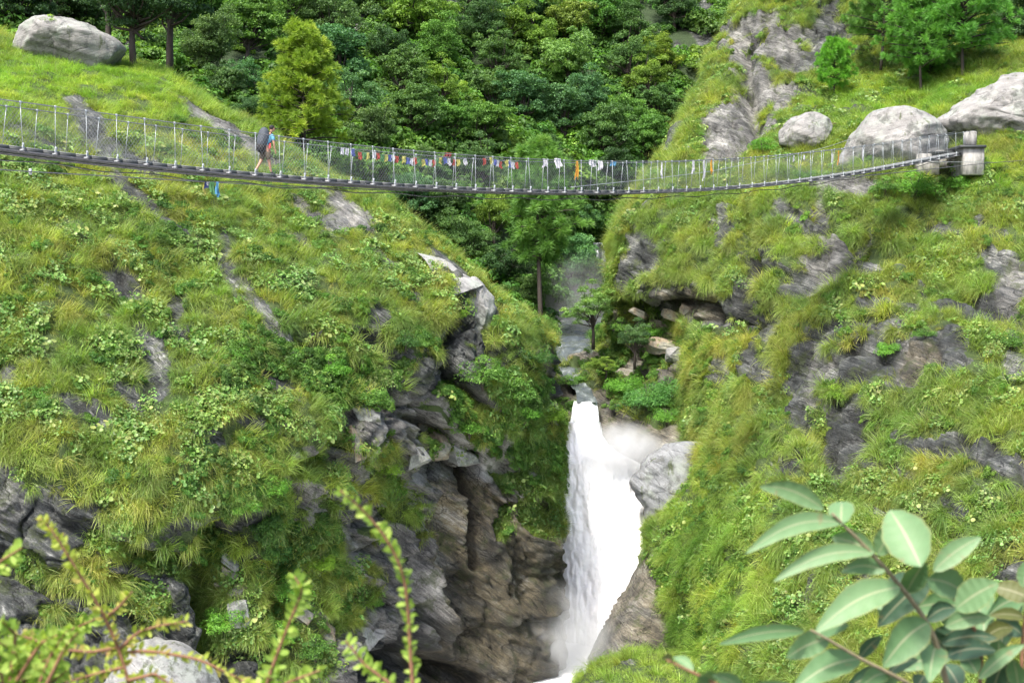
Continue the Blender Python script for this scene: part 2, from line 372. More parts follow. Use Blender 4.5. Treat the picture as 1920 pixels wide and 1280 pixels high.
# --- left hillside
LP = [(-420, 40), (0, 62), (60, 95), (140, 108), (230, 114), (300, 130), (350, 160), (395, 192), (440, 220), (485, 240), (520, 262), (560, 296), (600, 322), (660, 352), (705, 362), (740, 392), (790, 432), (840, 470), (880, 505), (915, 545), (960, 575), (1000, 598), (1038, 625), (1040, 680), (1036, 730), (1046, 775), (1050, 830), (1048, 900), (1040, 1000), (1036, 1100), (1036, 1200), (1036, 1420), (-420, 1560)]
LC = [(-420, 1560, 42), (-420, 1100, 46), (-420, 600, 50), (-420, 200, 66), (-420, 40, 74), (0, 1280, 46), (0, 1000, 48), (0, 890, 47.5), (0, 600, 53), (0, 330, 60), (0, 200, 67), (0, 110, 76), (230, 116, 82), (300, 145, 80), (300, 300, 67), (300, 600, 56), (300, 870, 49.5), (300, 960, 49.3), (300, 1100, 50), (300, 1280, 48), (485, 245, 79), (560, 300, 76), (600, 500, 63), (600, 700, 57), (600, 860, 54.5), (600, 960, 55.5), (600, 1100, 55.5), (600, 1280, 54), (700, 370, 73), (800, 450, 70), (885, 520, 66.5), (850, 700, 63), (760, 800, 60), (850, 900, 65.3), (900, 1100, 65.6), (860, 1280, 65.6), (1038, 630, 70), (1040, 730, 69.5), (1062, 800, 69), (1070, 1000, 69), (1070, 1270, 68.8), (960, 1280, 67), (980, 900, 67), (960, 700, 65), (1070, 1420, 69), (860, 1420, 66)]
LROCK = [(420, 240, 70, 10, 30), (455, 268, 60, 10, 30), (375, 218, 28, 8, 32), (165, 235, 48, 17, 52), (225, 285, 60, 12, 22), (265, 375, 75, 15, 42), (315, 425, 34, 12, 40), (228, 532, 48, 20, 35), (288, 700, 24, 50, -8), (240, 742, 34, 15, 42), (420, 495, 55, 12, 76), (480, 578, 45, 13, 60), (650, 398, 44, 20, 35), (585, 400, 50, 8, 38), (700, 600, 18, 14, 45), (512, 715, 40, 9, 12), (165, 770, 36, 13, 25), (90, 268, 34, 10, 28), (715, 488, 26, 9, 30), (0, 692, 26, 16, 20), (345, 640, 45, 8, 38), (118, 420, 26, 5, 35), (465, 795, 26, 7, 12), (200, 600, 18, 10, 50), (40, 235, 40, 7, 25), (390, 830, 20, 9, 0), (560, 445, 24, 8, 40), (325, 580, 14, 20, 10), (530, 640, 40, 10, 25), (600, 350, 22, 6, 30), (842, 512, 40, 13, 35), (255, 620, 14, 8, 40), (770, 560, 12, 8, 30)]
LCLIFF1 = [(-420, 850), (20, 868), (60, 905), (190, 950), (225, 1010), (330, 1045), (420, 1045), (500, 985), (570, 900), (600, 850), (640, 800), (655, 760), (700, 745), (760, 752), (790, 800), (830, 838), (960, 868), (1010, 850), (1062, 850), (1090, 900), (1090, 1500), (-420, 1600)]
LGREEN = [(60, 1060, 20, 25, 0), (120, 1090, 30, 14, 30), (160, 1050, 26, 20, 40), (240, 1110, 60, 22, 20), (230, 1020, 50, 18, 15), (120, 1165, 34, 14, 25), (300, 1060, 30, 12, 10), (690, 870, 50, 34, -25), (730, 920, 30, 24, 0), (560, 960, 34, 50, 20), (600, 1060, 40, 50, 0), (520, 1030, 30, 40, 0), (580, 1140, 40, 60, 0), (480, 1120, 50, 60, 30), (550, 1230, 40, 40, 0), (980, 880, 40, 30, 0), (1040, 900, 26, 60, 0), (1000, 960, 30, 30, 0), (700, 1000, 14, 8, 0), (640, 1130, 26, 40, 0), (760, 975, 30, 12, 70), (900, 830, 60, 16, 10), (920, 980, 10, 34, 30), (680, 1090, 20, 30, 0), (620, 890, 20, 14, 0)]
LDARKROCK = [(860, 600, 14, 60, 0), (900, 600, 30, 50, 0), (1030, 700, 16, 55, 5), (860, 690, 30, 40, 30), (780, 780, 60, 26, 50), (820, 640, 14, 30, 0), (690, 640, 40, 12, 30), (730, 700, 34, 10, 40), (670, 790, 26, 36, -20), (610, 640, 30, 8, 20), (560, 690, 40, 7, 20), (650, 870, 12, 40, -15), (800, 700, 24, 40, -30), (720, 800, 30, 18, 20), (905, 650, 20, 60, 0), (1030, 720, 12, 60, 0)]
def l_rock(X, Y, W):
    n = fbm(W*.9, 4, 3); n2 = fbm(W*2.4, 3, 9)
    a = ell(X, Y, [(a_, b_, c_*1.25, d_*1.3, e_) for a_, b_, c_, d_, e_ in LROCK])+.55*n+.3*n2
    c, _, _ = poly_sd(LCLIFF1, X, Y); c = np.clip(c/50+.5, 0, 1.4)+.55*n+.25*n2-.2
    c = c-1.5*ell(X, Y, [(a_, b_, c_*1.25, d_*1.25, e_) for a_, b_, c_, d_, e_ in LGREEN])-.35*(X < 700)*np.clip(fbm(W*.45, 3, 55)*2.2, 0, 1)
    d = ell(X, Y, LDARKROCK)+.5*n+.2*n2
    gen = np.clip(.5+1.6*fbm(W*np.array([.5, .5, .9])+7, 4, 77), 0, 1)*.36+.1*n2
    gen = gen*1.12*(Y > 230)
    return np.maximum(np.maximum(a, c), np.maximum(d, gen))
NL = np.array((math.sin(R(38)), -.35, math.cos(R(38)))); NL /= np.linalg.norm(NL)
LCRACK = [([(885, 860), (862, 930), (868, 1000), (885, 1060)], 11, 2.2), ([(770, 1000), (765, 1120), (800, 1200)], 7, 1.0), ([(660, 780), (640, 850), (655, 900)], 12, 1.8), ([(1012, 630), (1030, 700), (1035, 740)], 12, 1.5), ([(865, 590), (840, 660), (860, 720), (900, 760)], 12, 1.6), ([(550, 900), (560, 1000), (520, 1100), (520, 1250)], 16, 1.8), ([(740, 900), (735, 1000), (740, 1100)], 8, 1.2), ([(420, 1000), (400, 1100), (420, 1250)], 30, 2.5), ([(910, 570), (935, 640), (960, 690)], 12, 1.8), ([(650, 690), (720, 740), (790, 790), (840, 830)], 13, 1.6), ([(700, 640), (760, 700), (800, 760)], 12, 1.5), ([(560, 880), (620, 860), (650, 780)], 14, 1.5), ([(700, 1250), (760, 1230), (840, 1265)], 24, 2.5), ([(560, 640), (620, 650), (700, 700), (760, 770)], 9, .9), ([(230, 1030), (330, 1060), (400, 1120)], 12, 1.2)]
def l_disp(X, Y, W, rock):
    cliff, _, _ = poly_sd(LCLIFF1, X, Y); cl = sstep(-25, 50, cliff); cl = np.maximum(cl, np.clip(ell(X, Y, LDARKROCK), 0, 1))
    d = .55*fbm(W*.28, 4, 5)+.22*fbm(W*1.1, 4, 6)
    rk = sstep(.4, .65, rock); lg = sstep(260, 420, Y)
    d = d+lg*.42*strata(W+.6*fbm(W*.4, 3, 19)[..., None], NL, 2.3, 13, .12)*(.4+.9*np.clip(fbm(W*.3, 2, 18)+.5, 0, 1))
    d = d+rk*(.22*strata(W, NL, .9, 11)+.10*strata(W, NL, .28, 12)-.16)
    w1, w2, wid = worley(W*np.array([.45, .45, .34])+fbm(W*.5, 3, 8)[..., None]*.6, 21)
    br = sstep(750, 800, X)*sstep(860, 940, Y)
    blk = (wid-.5)*1.5-.9*np.exp(-((w2-w1)/.09)**2)
    lf = .35+.65*sstep(380, 500, X); NB = np.array((.75, -.35, .55)); WR = W@np.array([[.93, 0, .36], [0, 1, 0], [-.36, 0, .93]]).T
    v1, v2, vid = worley(W*np.array([1.3, 1.3, .9])@np.array([[.8, 0, .6], [0, 1, 0], [-.6, 0, .8]]), 23)
    blk2 = (vid-.5)*.5-.25*np.exp(-((v2-v1)/.1)**2)
    d = d+cl*rk*(blk*(1-.75*br)*lf+blk2*(1-br)*lf+(.35*(1-br)+.7*(1-lf))*strata(W, NL, 1.6, 14)+br*(1.1*(1-2*np.abs(fbm(WR*np.array([.42, .3, .09]), 2, 31)))+.42*(1-2*np.abs(fbm(WR*np.array([1.3, .8, .22]), 2, 32)))+.16*strata(W+.5*fbm(W*.5, 3, 34)[..., None], NB, 1.8, 15, .08)+.05*fbm(W*3, 4, 33)))
    # deep cracks of the wall
    for L, wd, dep in LCRACK:
        q = line_d(X, Y, L)*(1+.5*fbm(W*1.5, 3, 41)); d = d-dep*np.exp(-(q/wd)**2)
    return d
def l_zone(X, Y, W):
    n = .6*fbm(W*.5, 4, 60)
    br = sstep(.3, .7, sstep(770, 815, X)*sstep(870, 920, Y)+n*.8)
    pl = sstep(.3, .7, sstep(470, 560, X)*sstep(700, 760, Y)*1.0+n*.8-.1); pl = np.maximum(pl, .5*sstep(.2, .6, fbm(W*.3, 3, 61)))
    pl = np.maximum(pl, ell(X, Y, [(650, 398, 50, 25, 35), (430, 250, 90, 30, 30), (690, 1050, 60, 130, 10), (440, 1110, 40, 50, 0), (300, 1260, 90, 45, 0)])*.8)
    wet = np.maximum(sstep(.35, .65, ell(X, Y, [(480, 1040, 90, 70, 40), (500, 1250, 120, 60, 0), (880, 1120, 60, 160, 35), (1010, 1000, 60, 60, 0), (760, 1240, 120, 50, 0), (930, 1240, 130, 30, 0), (900, 610, 34, 70, 0), (875, 960, 12, 90, -4), (1030, 710, 16, 60, 0), (1030, 1100, 60, 160, 0), (940, 1160, 60, 90, 20)])+n), .9*sstep(.1, .5, n)*(Y > 800)*(X < 560))  # wet rock, plus shade painted along cracks and on the face under the slab
    return np.stack([br, pl*(1-.7*sstep(.5, 1, wet)), wet], -1)
sheet('hillside_left', LP, LC, 4, M['rock_l'], 60, 3.5, .10, 130, l_rock, l_disp, l_zone)
# --- right hillside
RP = [(1440, -160), (1405, -40), (1372, 20), (1340, 90), (1318, 150), (1285, 210), (1258, 240), (1240, 290), (1205, 335), (1178, 372), (1162, 410), (1152, 450), (1146, 500), (1142, 552), (1180, 578), (1240, 592), (1288, 626), (1282, 700), (1284, 780), (1292, 850), (1286, 890), (1250, 950), (1224, 995), (1220, 1040), (1226, 1080), (1234, 1140), (1244, 1200), (1240, 1420), (2400, 1560), (2400, -160)]
RC = [(1440, -160, 118), (1900, -160, 130), (2400, -160, 120), (1400, 0, 108), (1500, 0, 105), (1700, 0, 108), (1920, 0, 108), (1500, 90, 101), (1333, 120, 104), (1420, 200, 96), (1560, 200, 95), (1650, 130, 101), (1700, 190, 94), (1920, 120, 95), (1800, 180, 90), (1300, 300, 91), (1240, 292, 93), (1180, 372, 90), (1152, 450, 88), (1142, 552, 86), (1300, 450, 82), (1288, 626, 80), (1450, 300, 87), (1560, 270, 87), (1680, 250, 83), (1770, 300, 81.4), (1780, 326, 80), (1780, 345, 79), (1780, 400, 76.6), (1850, 325, 77.6), (1920, 300, 79), (1920, 220, 84), (1450, 345, 82), (1600, 345, 79), (1700, 345, 78), (1700, 420, 75), (1500, 620, 71), (1284, 780, 77), (1288, 880, 75), (1224, 995, 71.5), (1226, 1080, 69.5), (1250, 1200, 67), (1240, 1420, 63), (1400, 900, 66), (1400, 1200, 59), (1600, 800, 64), (1800, 600, 66), (1920, 500, 70), (1920, 800, 58), (1700, 1100, 54), (1920, 1280, 46), (1500, 1280, 54), (2400, 1560, 30), (2400, 700, 55), (2400, 300, 76)]
RROCK = [(1415, 45, 46, 14, -10), (1440, 85, 60, 16, 0), (1520, 100, 50, 22, -10), (1545, 60, 40, 14, 0), (1410, 130, 40, 14, 40), (1400, 175, 26, 34, 10), (1440, 175, 55, 14, 30), (1480, 165, 40, 12, 20), (1395, 225, 45, 28, 20), (1350, 265, 30, 34, 0), (1262, 245, 12, 30, 30), (1550, 40, 22, 34, 0), (1560, 485, 36, 26, -40), (1500, 535, 26, 20, -20), (1600, 460, 30, 12, -30), (1580, 352, 60, 12, -8), (1535, 400, 16, 36, 10), (1280, 565, 60, 28, 10), (1210, 470, 24, 18, 60), (1400, 545, 16, 60, 6), (1450, 605, 20, 26, 30), (1520, 700, 24, 80, 10), (1600, 690, 70, 30, -10), (1700, 680, 80, 38, 5), (1775, 680, 34, 34, 20), (1590, 800, 34, 40, 30), (1560, 850, 20, 30, 0), (1870, 870, 70, 20, 22), (1830, 570, 70, 22, 10), (1905, 520, 30, 34, 20), (1870, 490, 30, 18, 20), (1410, 665, 12, 40, 15), (1520, 1085, 9, 34, 10), (1900, 1060, 34, 30, 10), (1740, 845, 40, 10, 20), (1900, 680, 20, 40, 0), (1710, 1020, 14, 16, 0), (1620, 1075, 14, 10, 0), (1660, 610, 40, 12, 0), (1440, 700, 16, 22, 0), (1650, 870, 50, 8, 15), (1310, 60, 12, 40, 30), (1480, 60, 30, 12, 0), (1470, 395, 26, 14, 10), (1345, 420, 14, 30, 20), (1180, 505, 16, 26, 10), (1640, 560, 26, 10, -10), (1560, 620, 16, 26, 10), (1760, 430, 30, 9, 10), (1850, 430, 26, 10, 15), (1700, 560, 20, 12, 0), (1480, 880, 20, 16, 10), (1350, 690, 10, 26, 20), (1660, 960, 26, 9, 20), (1800, 960, 26, 12, 30), (1440, 500, 12, 24, 0), (1620, 500, 22, 10, 0)]
def r_rock(X, Y, W):
    n = fbm(W*.9, 4, 103); n2 = fbm(W*2.4, 3, 109); a = ell(X, Y, [(a_, b_, c_*1.3, d_*1.25, e_) for a_, b_, c_, d_, e_ in RROCK])+.6*n+.35*n2
    gen = .43*np.clip(.5+1.5*fbm(W*np.array([.5, .5, .7])+3, 4, 177), 0, 1)+.18*n2
    return np.maximum(a, gen)
NR = np.array((-math.sin(R(28)), -.45, math.cos(R(28)))); NR /= np.linalg.norm(NR)
RCRACK = [([(1405, 420), (1408, 480), (1400, 560), (1398, 620)], 15, 2.0), ([(1160, 575), (1240, 590), (1320, 560), (1330, 590)], 16, 2.2), ([(1360, 700), (1340, 760), (1330, 830)], 14, .8), ([(1380, 360), (1400, 400), (1405, 440)], 14, 1.0), ([(1390, 60), (1400, 150), (1420, 230), (1380, 290)], 16, 1.4), ([(1520, 800), (1560, 880), (1600, 940)], 18, .9), ([(1780, 520), (1840, 560), (1920, 600)], 14, 1.3), ([(1650, 930), (1720, 980), (1790, 1000)], 14, .9), ([(1500, 440), (1560, 420), (1620, 470)], 10, .9)]
def r_disp(X, Y, W, rock):
    d = .75*fbm(W*.25, 4, 115)+.3*fbm(W*1.0, 4, 116); rk = sstep(.4, .65, rock)
    w1, w2, wid = worley(W*np.array([.7, .7, .5]), 121)
    d = d+.45*strata(W+.7*fbm(W*.4, 3, 119)[..., None], NR, 2.6, 113, .12)*(.3+1.*np.clip(fbm(W*.3, 2, 118)+.5, 0, 1))
    d = d+rk*(.3*strata(W, NR, 1.0, 111)+.14*strata(W, NR, .3, 112)-.18+.5*(wid-.5)-.3*np.exp(-((w2-w1)/.1)**2))
    for L, wd, dep in RCRACK:
        q = line_d(X, Y, L)*(1+.5*fbm(W*1.5, 3, 141)); d = d-dep*np.exp(-(q/wd)**2)
    return d
def r_zone(X, Y, W):
    n = .6*fbm(W*.5, 4, 160)
    br = sstep(.4, .7, ell(X, Y, [(1715, 690, 22, 34, 10), (1755, 700, 18, 40, -10), (1280, 570, 60, 30, 10), (1310, 60, 20, 50, 20)])+n*.4)*.65
    pl = sstep(.35, .7, ell(X, Y, [(1400, 200, 80, 100, 0), (1560, 485, 60, 50, 0), (1580, 360, 90, 40, 0), (1430, 60, 90, 60, 0), (1715, 690, 30, 50, 0), (1350, 265, 60, 60, 0), (1540, 690, 30, 70, 0), (1905, 530, 40, 40, 0)])+n)*.6
    wet = .7*sstep(.3, .7, ell(X, Y, [(1400, 560, 30, 90, 0), (1870, 870, 90, 40, 0), (1840, 570, 80, 40, 0), (1600, 820, 60, 60, 0), (1900, 1060, 60, 50, 0), (1700, 680, 110, 60, 0)])+n)
    return np.stack([br, pl, wet], -1)
sheet('hillside_right', RP, RC, 4.5, M['rock_r'], 60, 3.5, .10, 130, r_rock, r_disp, r_zone)
# --- forest slope behind
FP = [(-500, -330), (1950, -330), (1950, 500), (1500, 760), (600, 760), (-500, 500)]
FC = [(-500, -330, 150), (700, -330, 175), (1500, -330, 185), (1950, -330, 185), (0, 0, 104), (0, 100, 96), (300, 0, 120), (300, 100, 104), (500, 200, 103), (500, 300, 98), (700, 400, 96), (700, 200, 112), (700, 0, 135), (900, 600, 93), (980, 640, 93), (1085, 600, 109), (1085, 660, 108), (1040, 610, 104), (900, 400, 103), (1000, 300, 113), (1000, 150, 128), (1100, 0, 150), (1180, 560, 112), (1130, 480, 118), (1200, 400, 116), (1300, 300, 124), (1300, 0, 152), (1950, 0, 160), (1500, 760, 110), (600, 760, 90)]
sheet('forest_slope', FP, FC, 14, M['soil'], 60, 2, .10, 80, lambda X, Y, W: .2+.7*fbm(W*.35, 4, 203)+ell(X, Y, [(700, 60, 30, 30, 30), (1150, 480, 24, 60, 20), (1330, 40, 40, 50, 0), (960, 0, 20, 20, 0)])*.8, lambda X, Y, W, r: 2.2*fbm(W*.09, 4, 215)+.5*fbm(W*.5, 3, 216), None)
# --- gorge behind the fall
GP = [(930, 668), (1010, 660), (1050, 668), (1110, 648), (1140, 600), (1130, 548), (1180, 520), (1420, 500), (1420, 1120), (930, 1120)]
GC = [(930, 680, 92), (1040, 665, 92), (1110, 668, 90), (1080, 710, 86), (1080, 748, 83.5), (1150, 750, 83), (1150, 790, 82.5), (1250, 800, 80), (1200, 860, 79), (1280, 900, 77), (1180, 700, 86), (1250, 620, 85), (1330, 590, 85), (1150, 560, 90), (1400, 520, 92), (1200, 1000, 76), (1100, 900, 79), (930, 1100, 78), (1400, 1100, 74)]
def g_rock(X, Y, W): return .75+.9*fbm(W*.6, 4, 303)-.9*ell(X, Y, [(1110, 700, 50, 18, 10), (1220, 760, 60, 40, 10), (1240, 660, 40, 26, 0), (1150, 640, 30, 24, 0)])+.5*ell(X, Y, [(1180, 820, 90, 40, 0)])
NG = np.array((-.45, -.5, .8)); NG /= np.linalg.norm(NG)
def g_disp(X, Y, W, rock):
    w1, w2, wid = worley((W*np.array([.55, .55, 1.1])), 321); blk = 1-sstep(730, 790, Y)
    return .5*fbm(W*.4, 4, 315)+blk*(.35*strata(W, NG, .8, 311)+.9*(wid-.5)-.5*np.exp(-((w2-w1)/.09)**2))+(1-blk)*.5*fbm(W*np.array([.6, .6, 1.2]), 4, 319)
def g_zone(X, Y, W):
    n = .5*fbm(W*.5, 4, 360); return np.stack([.5+n*.6+.2*ell(X, Y, [(1200, 620, 110, 60, 0)]), .7+n, sstep(.4, .7, ell(X, Y, [(1110, 730, 60, 26, 0)])+n)*.8], -1).clip(0, 1)
sheet('gorge_rock', GP, GC, 4.5, M['rock_r'], 30, 1.5, .12, 60, g_rock, g_disp, g_zone)
# --- smooth brown rock below the fall, right side, and its grassy ledge
sheet('gorge_wall', [(1222, 1010), (1205, 1048), (1180, 1095), (1150, 1140), (1120, 1195), (1100, 1235), (1078, 1290), (1050, 1440), (1420, 1440), (1400, 1000), (1250, 960)],
      [(1222, 1010, 71), (1180, 1095, 69.5), (1120, 1195, 68), (1078, 1290, 66.5), (1220, 1150, 68.5), (1200, 1280, 64.5), (1300, 1100, 70), (1300, 1300, 66), (1050, 1440, 66), (1400, 1440, 66)], 4,
      M['rock_r'], 60, 3.5, .1, 60, lambda X, Y, W: .9+.3*fbm(W, 3, 403), lambda X, Y, W, r: .35*fbm(W*np.array([.3, .3, .8]), 4, 404)+.07*strata(W, NG, .35, 405, .4)+.05*fbm(W*2.5, 3, 406), lambda X, Y, W: np.stack([.55+.35*fbm(W*.6, 3, 407), .8+X*0, .0+X*0], -1).clip(0, 1))
sheet('river_bank', [(1078, 1275), (1130, 1236), (1190, 1218), (1240, 1225), (1330, 1240), (1400, 1440), (1040, 1440)], [(1078, 1275, 61), (1190, 1220, 63.5), (1330, 1240, 63), (1400, 1440, 50), (1040, 1440, 50), (1200, 1280, 58.5)], 4,
      M['rock_r'], 30, 1.5, .1, 60, lambda X, Y, W: .2+.8*fbm(W*1.2, 4, 503), lambda X, Y, W, r: .35*fbm(W*.8, 4, 504)+.1*fbm(W*4, 3, 505), None)
# ------------------------------------------------------------------ water
def grid_sheet(name, fn, nu, nv, mat, thick=.3, smooth=True):
    u, v = np.meshgrid(np.linspace(0, 1, nu), np.linspace(0, 1, nv)); W = fn(u, v); h, w = u.shape
    back = W+np.array([0, thick, 0]); V = np.concatenate([W.reshape(-1, 3), back.reshape(-1, 3)]); i = np.arange(h*w).reshape(h, w)
    Q = np.stack([i[:-1, :-1], i[1:, :-1], i[1:, 1:], i[:-1, 1:]], -1).reshape(-1, 4); Q2 = Q[:, ::-1]+h*w
    e = []
    for a, b in ((i[0, :-1], i[0, 1:]), (i[-1, 1:], i[-1, :-1]), (i[1:, 0], i[:-1, 0]), (i[:-1, -1], i[1:, -1])): e.append(np.stack([a, b, b+h*w, a+h*w], -1))
    return obj(name, mesh_np(name, V, np.concatenate([Q, Q2]+e), mat, smooth))
def fall_fn(u, v):
    py = 792+v*(1290-792)
    lf = np.interp(py, [792, 840, 900], [1066, 1056, 1048]); rt = np.interp(py, [792, 815, 835, 850, 866, 880, 910, 940, 965, 1000, 1030, 1100, 1150, 1200, 1250, 1290], [1124, 1130, 1142, 1162, 1196, 1212, 1214, 1220, 1228, 1236, 1232, 1200, 1172, 1146, 1122, 1104])
    px = lf+(rt-lf)*u+5*fbm(np.stack([py/22, u*4, u*0], -1), 4, 601)*u
    D = np.interp(py, [792, 870, 1290], [80.0, 77.0, 71.9])+u*(1.0-2.4*v)+1.0*(2*u-1)**4
    W = PN(px, py, D); W[..., 1] -= 0.30*fbm(np.stack([px/14, py/40, px*0], -1), 5, 602)+.12*fbm(np.stack([px/4, py/16, px*0], -1), 4, 603)
    return W
tag(grid_sheet('waterfall', fall_fn, 90, 260, M['foam'], .5), 'broad white main body of the waterfall plunging down the narrow gorge', 'waterfall', kind='structure')
def jet_fn(u, v):
    py = 752+v*(880-752); cx = 1098-4*v; hw = np.interp(v, [0, .1, .5, 1], [21, 24, 30, 44])
    px = cx-hw+2*hw*u+1.5*fbm(np.stack([u*6, v*2, u*0], -1), 3, 611); D = 82.2-3.4*v**.6+1.2*(2*u-1)**2*.5
    W = PN(px, py, D); W[..., 1] -= .25*fbm(np.stack([u*9, v*3, u*0], -1), 4, 612); return W
tag(grid_sheet('upper_cascade', jet_fn, 50, 80, M['jet'], .25), 'streaked upper jet of the waterfall spilling over the lip of rock', 'waterfall', kind='structure')
def flat(name, poly, z, mat, step=.4, amp=.08, seed=0):
    poly = pts(poly); x0, y0 = poly.min(0); x1, y1 = poly.max(0); X, Y = np.meshgrid(np.arange(x0, x1, step), np.arange(y0, y1, step))
    zz = (z(X, Y) if callable(z) else z)+amp*fbm(np.stack([X*.8, Y*.8, X*0], -1), 4, seed); W = np.stack([X, Y, zz+X*0], -1); h, w = X.shape; i = np.arange(h*w).reshape(h, w)
    Q = np.stack([i[:-1, :-1], i[:-1, 1:], i[1:, 1:], i[1:, :-1]], -1).reshape(-1, 4)
    return obj(name, mesh_np(name, W.reshape(-1, 3), Q, mat, True))
o = flat('plunge_pool', [(-22, 12), (16, 78)], -18.42, M['foam'], .3, .18, 621); tag(o, kind='structure')
# river above the lip, gently stepping up into the gorge
def riv(u, v):
    c = np.array([[1102, 753, 81.9], [1096, 735, 83], [1078, 716, 85.3], [1070, 690, 88.6], [1076, 664, 90.3], [1084, 645, 92], [1088, 628, 94.5], [1090, 612, 98], [1096, 596, 102]])
    t = v*(len(c)-1); a = np.stack([np.interp(t, np.arange(len(c)), c[:, k]) for k in range(3)], -1)
    hw = np.interp(t, np.arange(len(c)), [20, 16, 16, 22, 46, 56, 56, 50, 40]); W = PN(a[..., 0]+hw*(2*u-1), a[..., 1], a[..., 2]); W[..., 2] += .25*fbm(W*1.1, 4, 631); return W
tag(grid_sheet('river', riv, 30, 120, M['river'], .05), kind='structure')
tag(grid_sheet('upper_stream', lambda u, v: PN(1112+18*u+8*np.sin(v*3), 455+95*v, 113.2-.8*v+fbm(np.stack([u*3, v*6, u*0], -1), 3, 5)*.4), 12, 40, M['river'], .2), kind='structure')
# the bank the photographer stands on and the gorge bed (below the frame)
def bankz(X, Y): return np.where(Y < 3.5, -1.65-.02*Y, -1.72-np.clip(Y-3.5, 0, 12)*1.3)-.03*np.abs(X)
tag(flat('near_bank', [(-30, -8), (30, 17)], bankz, M['rock_r'], .25, .25, 641), kind='structure')
# ------------------------------------------------------------------ scattered vegetation (stuff)
def tuft(name, nb, Lm, Ls, wid, droop, spread, mat, seed, seg=4, lean=.35):
    r = np.random.default_rng(seed); V = []; Q = []; rnd = []; n = 0
    for b in range(nb):
        az = r.uniform(0, 2*math.pi); el = r.uniform(R(35), R(85)); L = max(.1, r.normal(Lm, Ls)); w = wid*r.uniform(.7, 1.3)
        d = np.array([math.cos(az)*math.cos(el)+lean, math.sin(az)*math.cos(el), math.sin(el)]); d /= np.linalg.norm(d)
        p = np.array([r.normal(0, spread), r.normal(0, spread), -.05]); side = np.cross(d, [0, 0, 1]); side /= np.linalg.norm(side)+1e-9
        side = side*math.cos(r.uniform(-1, 1))+np.array([0, 0, .3])*r.uniform(-1, 1)
        q = r.random()
        for k in range(seg+1):
            t = k/seg; ww = w*(1-t**1.6)*.5+.0008; V += [p-side*ww, p+side*ww]
            if k < seg: Q.append((n+2*k, n+2*k+1, n+2*k+3, n+2*k+2)); rnd.append(np.clip(q+.18*t-.05, 0, 1))
            d = d+np.array([.22*droop, 0, -.52*droop])/seg*2.2; d /= np.linalg.norm(d); p = p+d*L/seg
        n += 2*(seg+1)
    return mesh_np(name, V, np.array(Q), mat, True, {'rnd': ('FACE', np.array(rnd))})
def leaf_cloud(C, Nn, size, asp=.6, rng=RNG, fold=.18, rnd=None):
    """rhombic folded leaves at C facing roughly Nn"""
    n = len(C); a = rng.normal(size=(n, 3)); Nn = Nn/(np.linalg.norm(Nn, axis=1)[:, None]+1e-9)
    t = a-(a*Nn).sum(1)[:, None]*Nn; t /= np.linalg.norm(t, axis=1)[:, None]+1e-9; s = np.cross(Nn, t); size = np.broadcast_to(size, (n,))[:, None]
    V = np.stack([C-t*size*.5, C+s*size*asp*.5+Nn*size*fold, C+t*size*.5, C-s*size*asp*.5+Nn*size*fold], 1)
    Q = np.arange(4*n).reshape(n, 4); return V.reshape(-1, 3), Q, (rng.random(n) if rnd is None else rnd)
def round_leaves(name, n, rad, size, mat, seed):
    r = np.random.default_rng(seed); V = []; T = []; rn = []; k0 = 0
    for i in range(n):
        a = r.uniform(0, 6.28); q = rad*math.sqrt(r.random()); c = np.array([q*math.cos(a), q*math.sin(a), .06+.16*r.random()])
        N = np.array([r.normal(.2, .35), r.normal(0, .35), 1.]); N /= np.linalg.norm(N); t = np.cross(N, [0, 1, .1]); t /= np.linalg.norm(t); s = np.cross(N, t); z = size*r.uniform(.6, 1.25)
        m = 7; V.append(c-N*z*.12)
        for j in range(m): an = j*6.283/m; rr = z*.5*(1+.1*math.cos(3*an)); V.append(c+rr*(math.cos(an)*t+math.sin(an)*s))
        for j in range(m): T.append((k0, k0+1+j, k0+1+(j+1) % m)); 
        rn += [r.random()]*m; k0 += m+1
    return mesh_np(name, V, np.array(T), mat, False, {'rnd': ('FACE', np.array(rn))})
def bush_mesh(name, ncl, nl, rad, lsize, mat, seed, flat_=.75, asp=.6):
    r = np.random.default_rng(seed); Cs = []; Ns = []; rn = []
    for c in range(ncl):
        d = r.normal(size=3); d[2] = abs(d[2])*.9-.1; d /= np.linalg.norm(d); cc = d*rad*r.uniform(.35, .95)*np.array([1, 1, flat_]); cr = rad*r.uniform(.22, .42)
        q = r.normal(size=(nl, 3)); q[:, 2] = np.abs(q[:, 2])*1.1-.35; q /= np.linalg.norm(q, axis=1)[:, None]
        rr = r.uniform(.75, 1.05, nl)[:, None]; p = cc+q*cr*rr*np.array([1.1, 1.1, .75]); Cs.append(p); Ns.append(q+r.normal(size=(nl, 3))*.45+np.array([0, 0, .5])); rn.append(np.clip(r.normal(.5, .2)+r.normal(0, .18, nl), 0, 1))
    C = np.concatenate(Cs); V, Q, _ = leaf_cloud(C, np.concatenate(Ns), r.uniform(.7, 1.3, len(C))*lsize, asp, r)
    return mesh_np(name, V, Q, mat, False, {'rnd': ('FACE', np.concatenate(rn))})
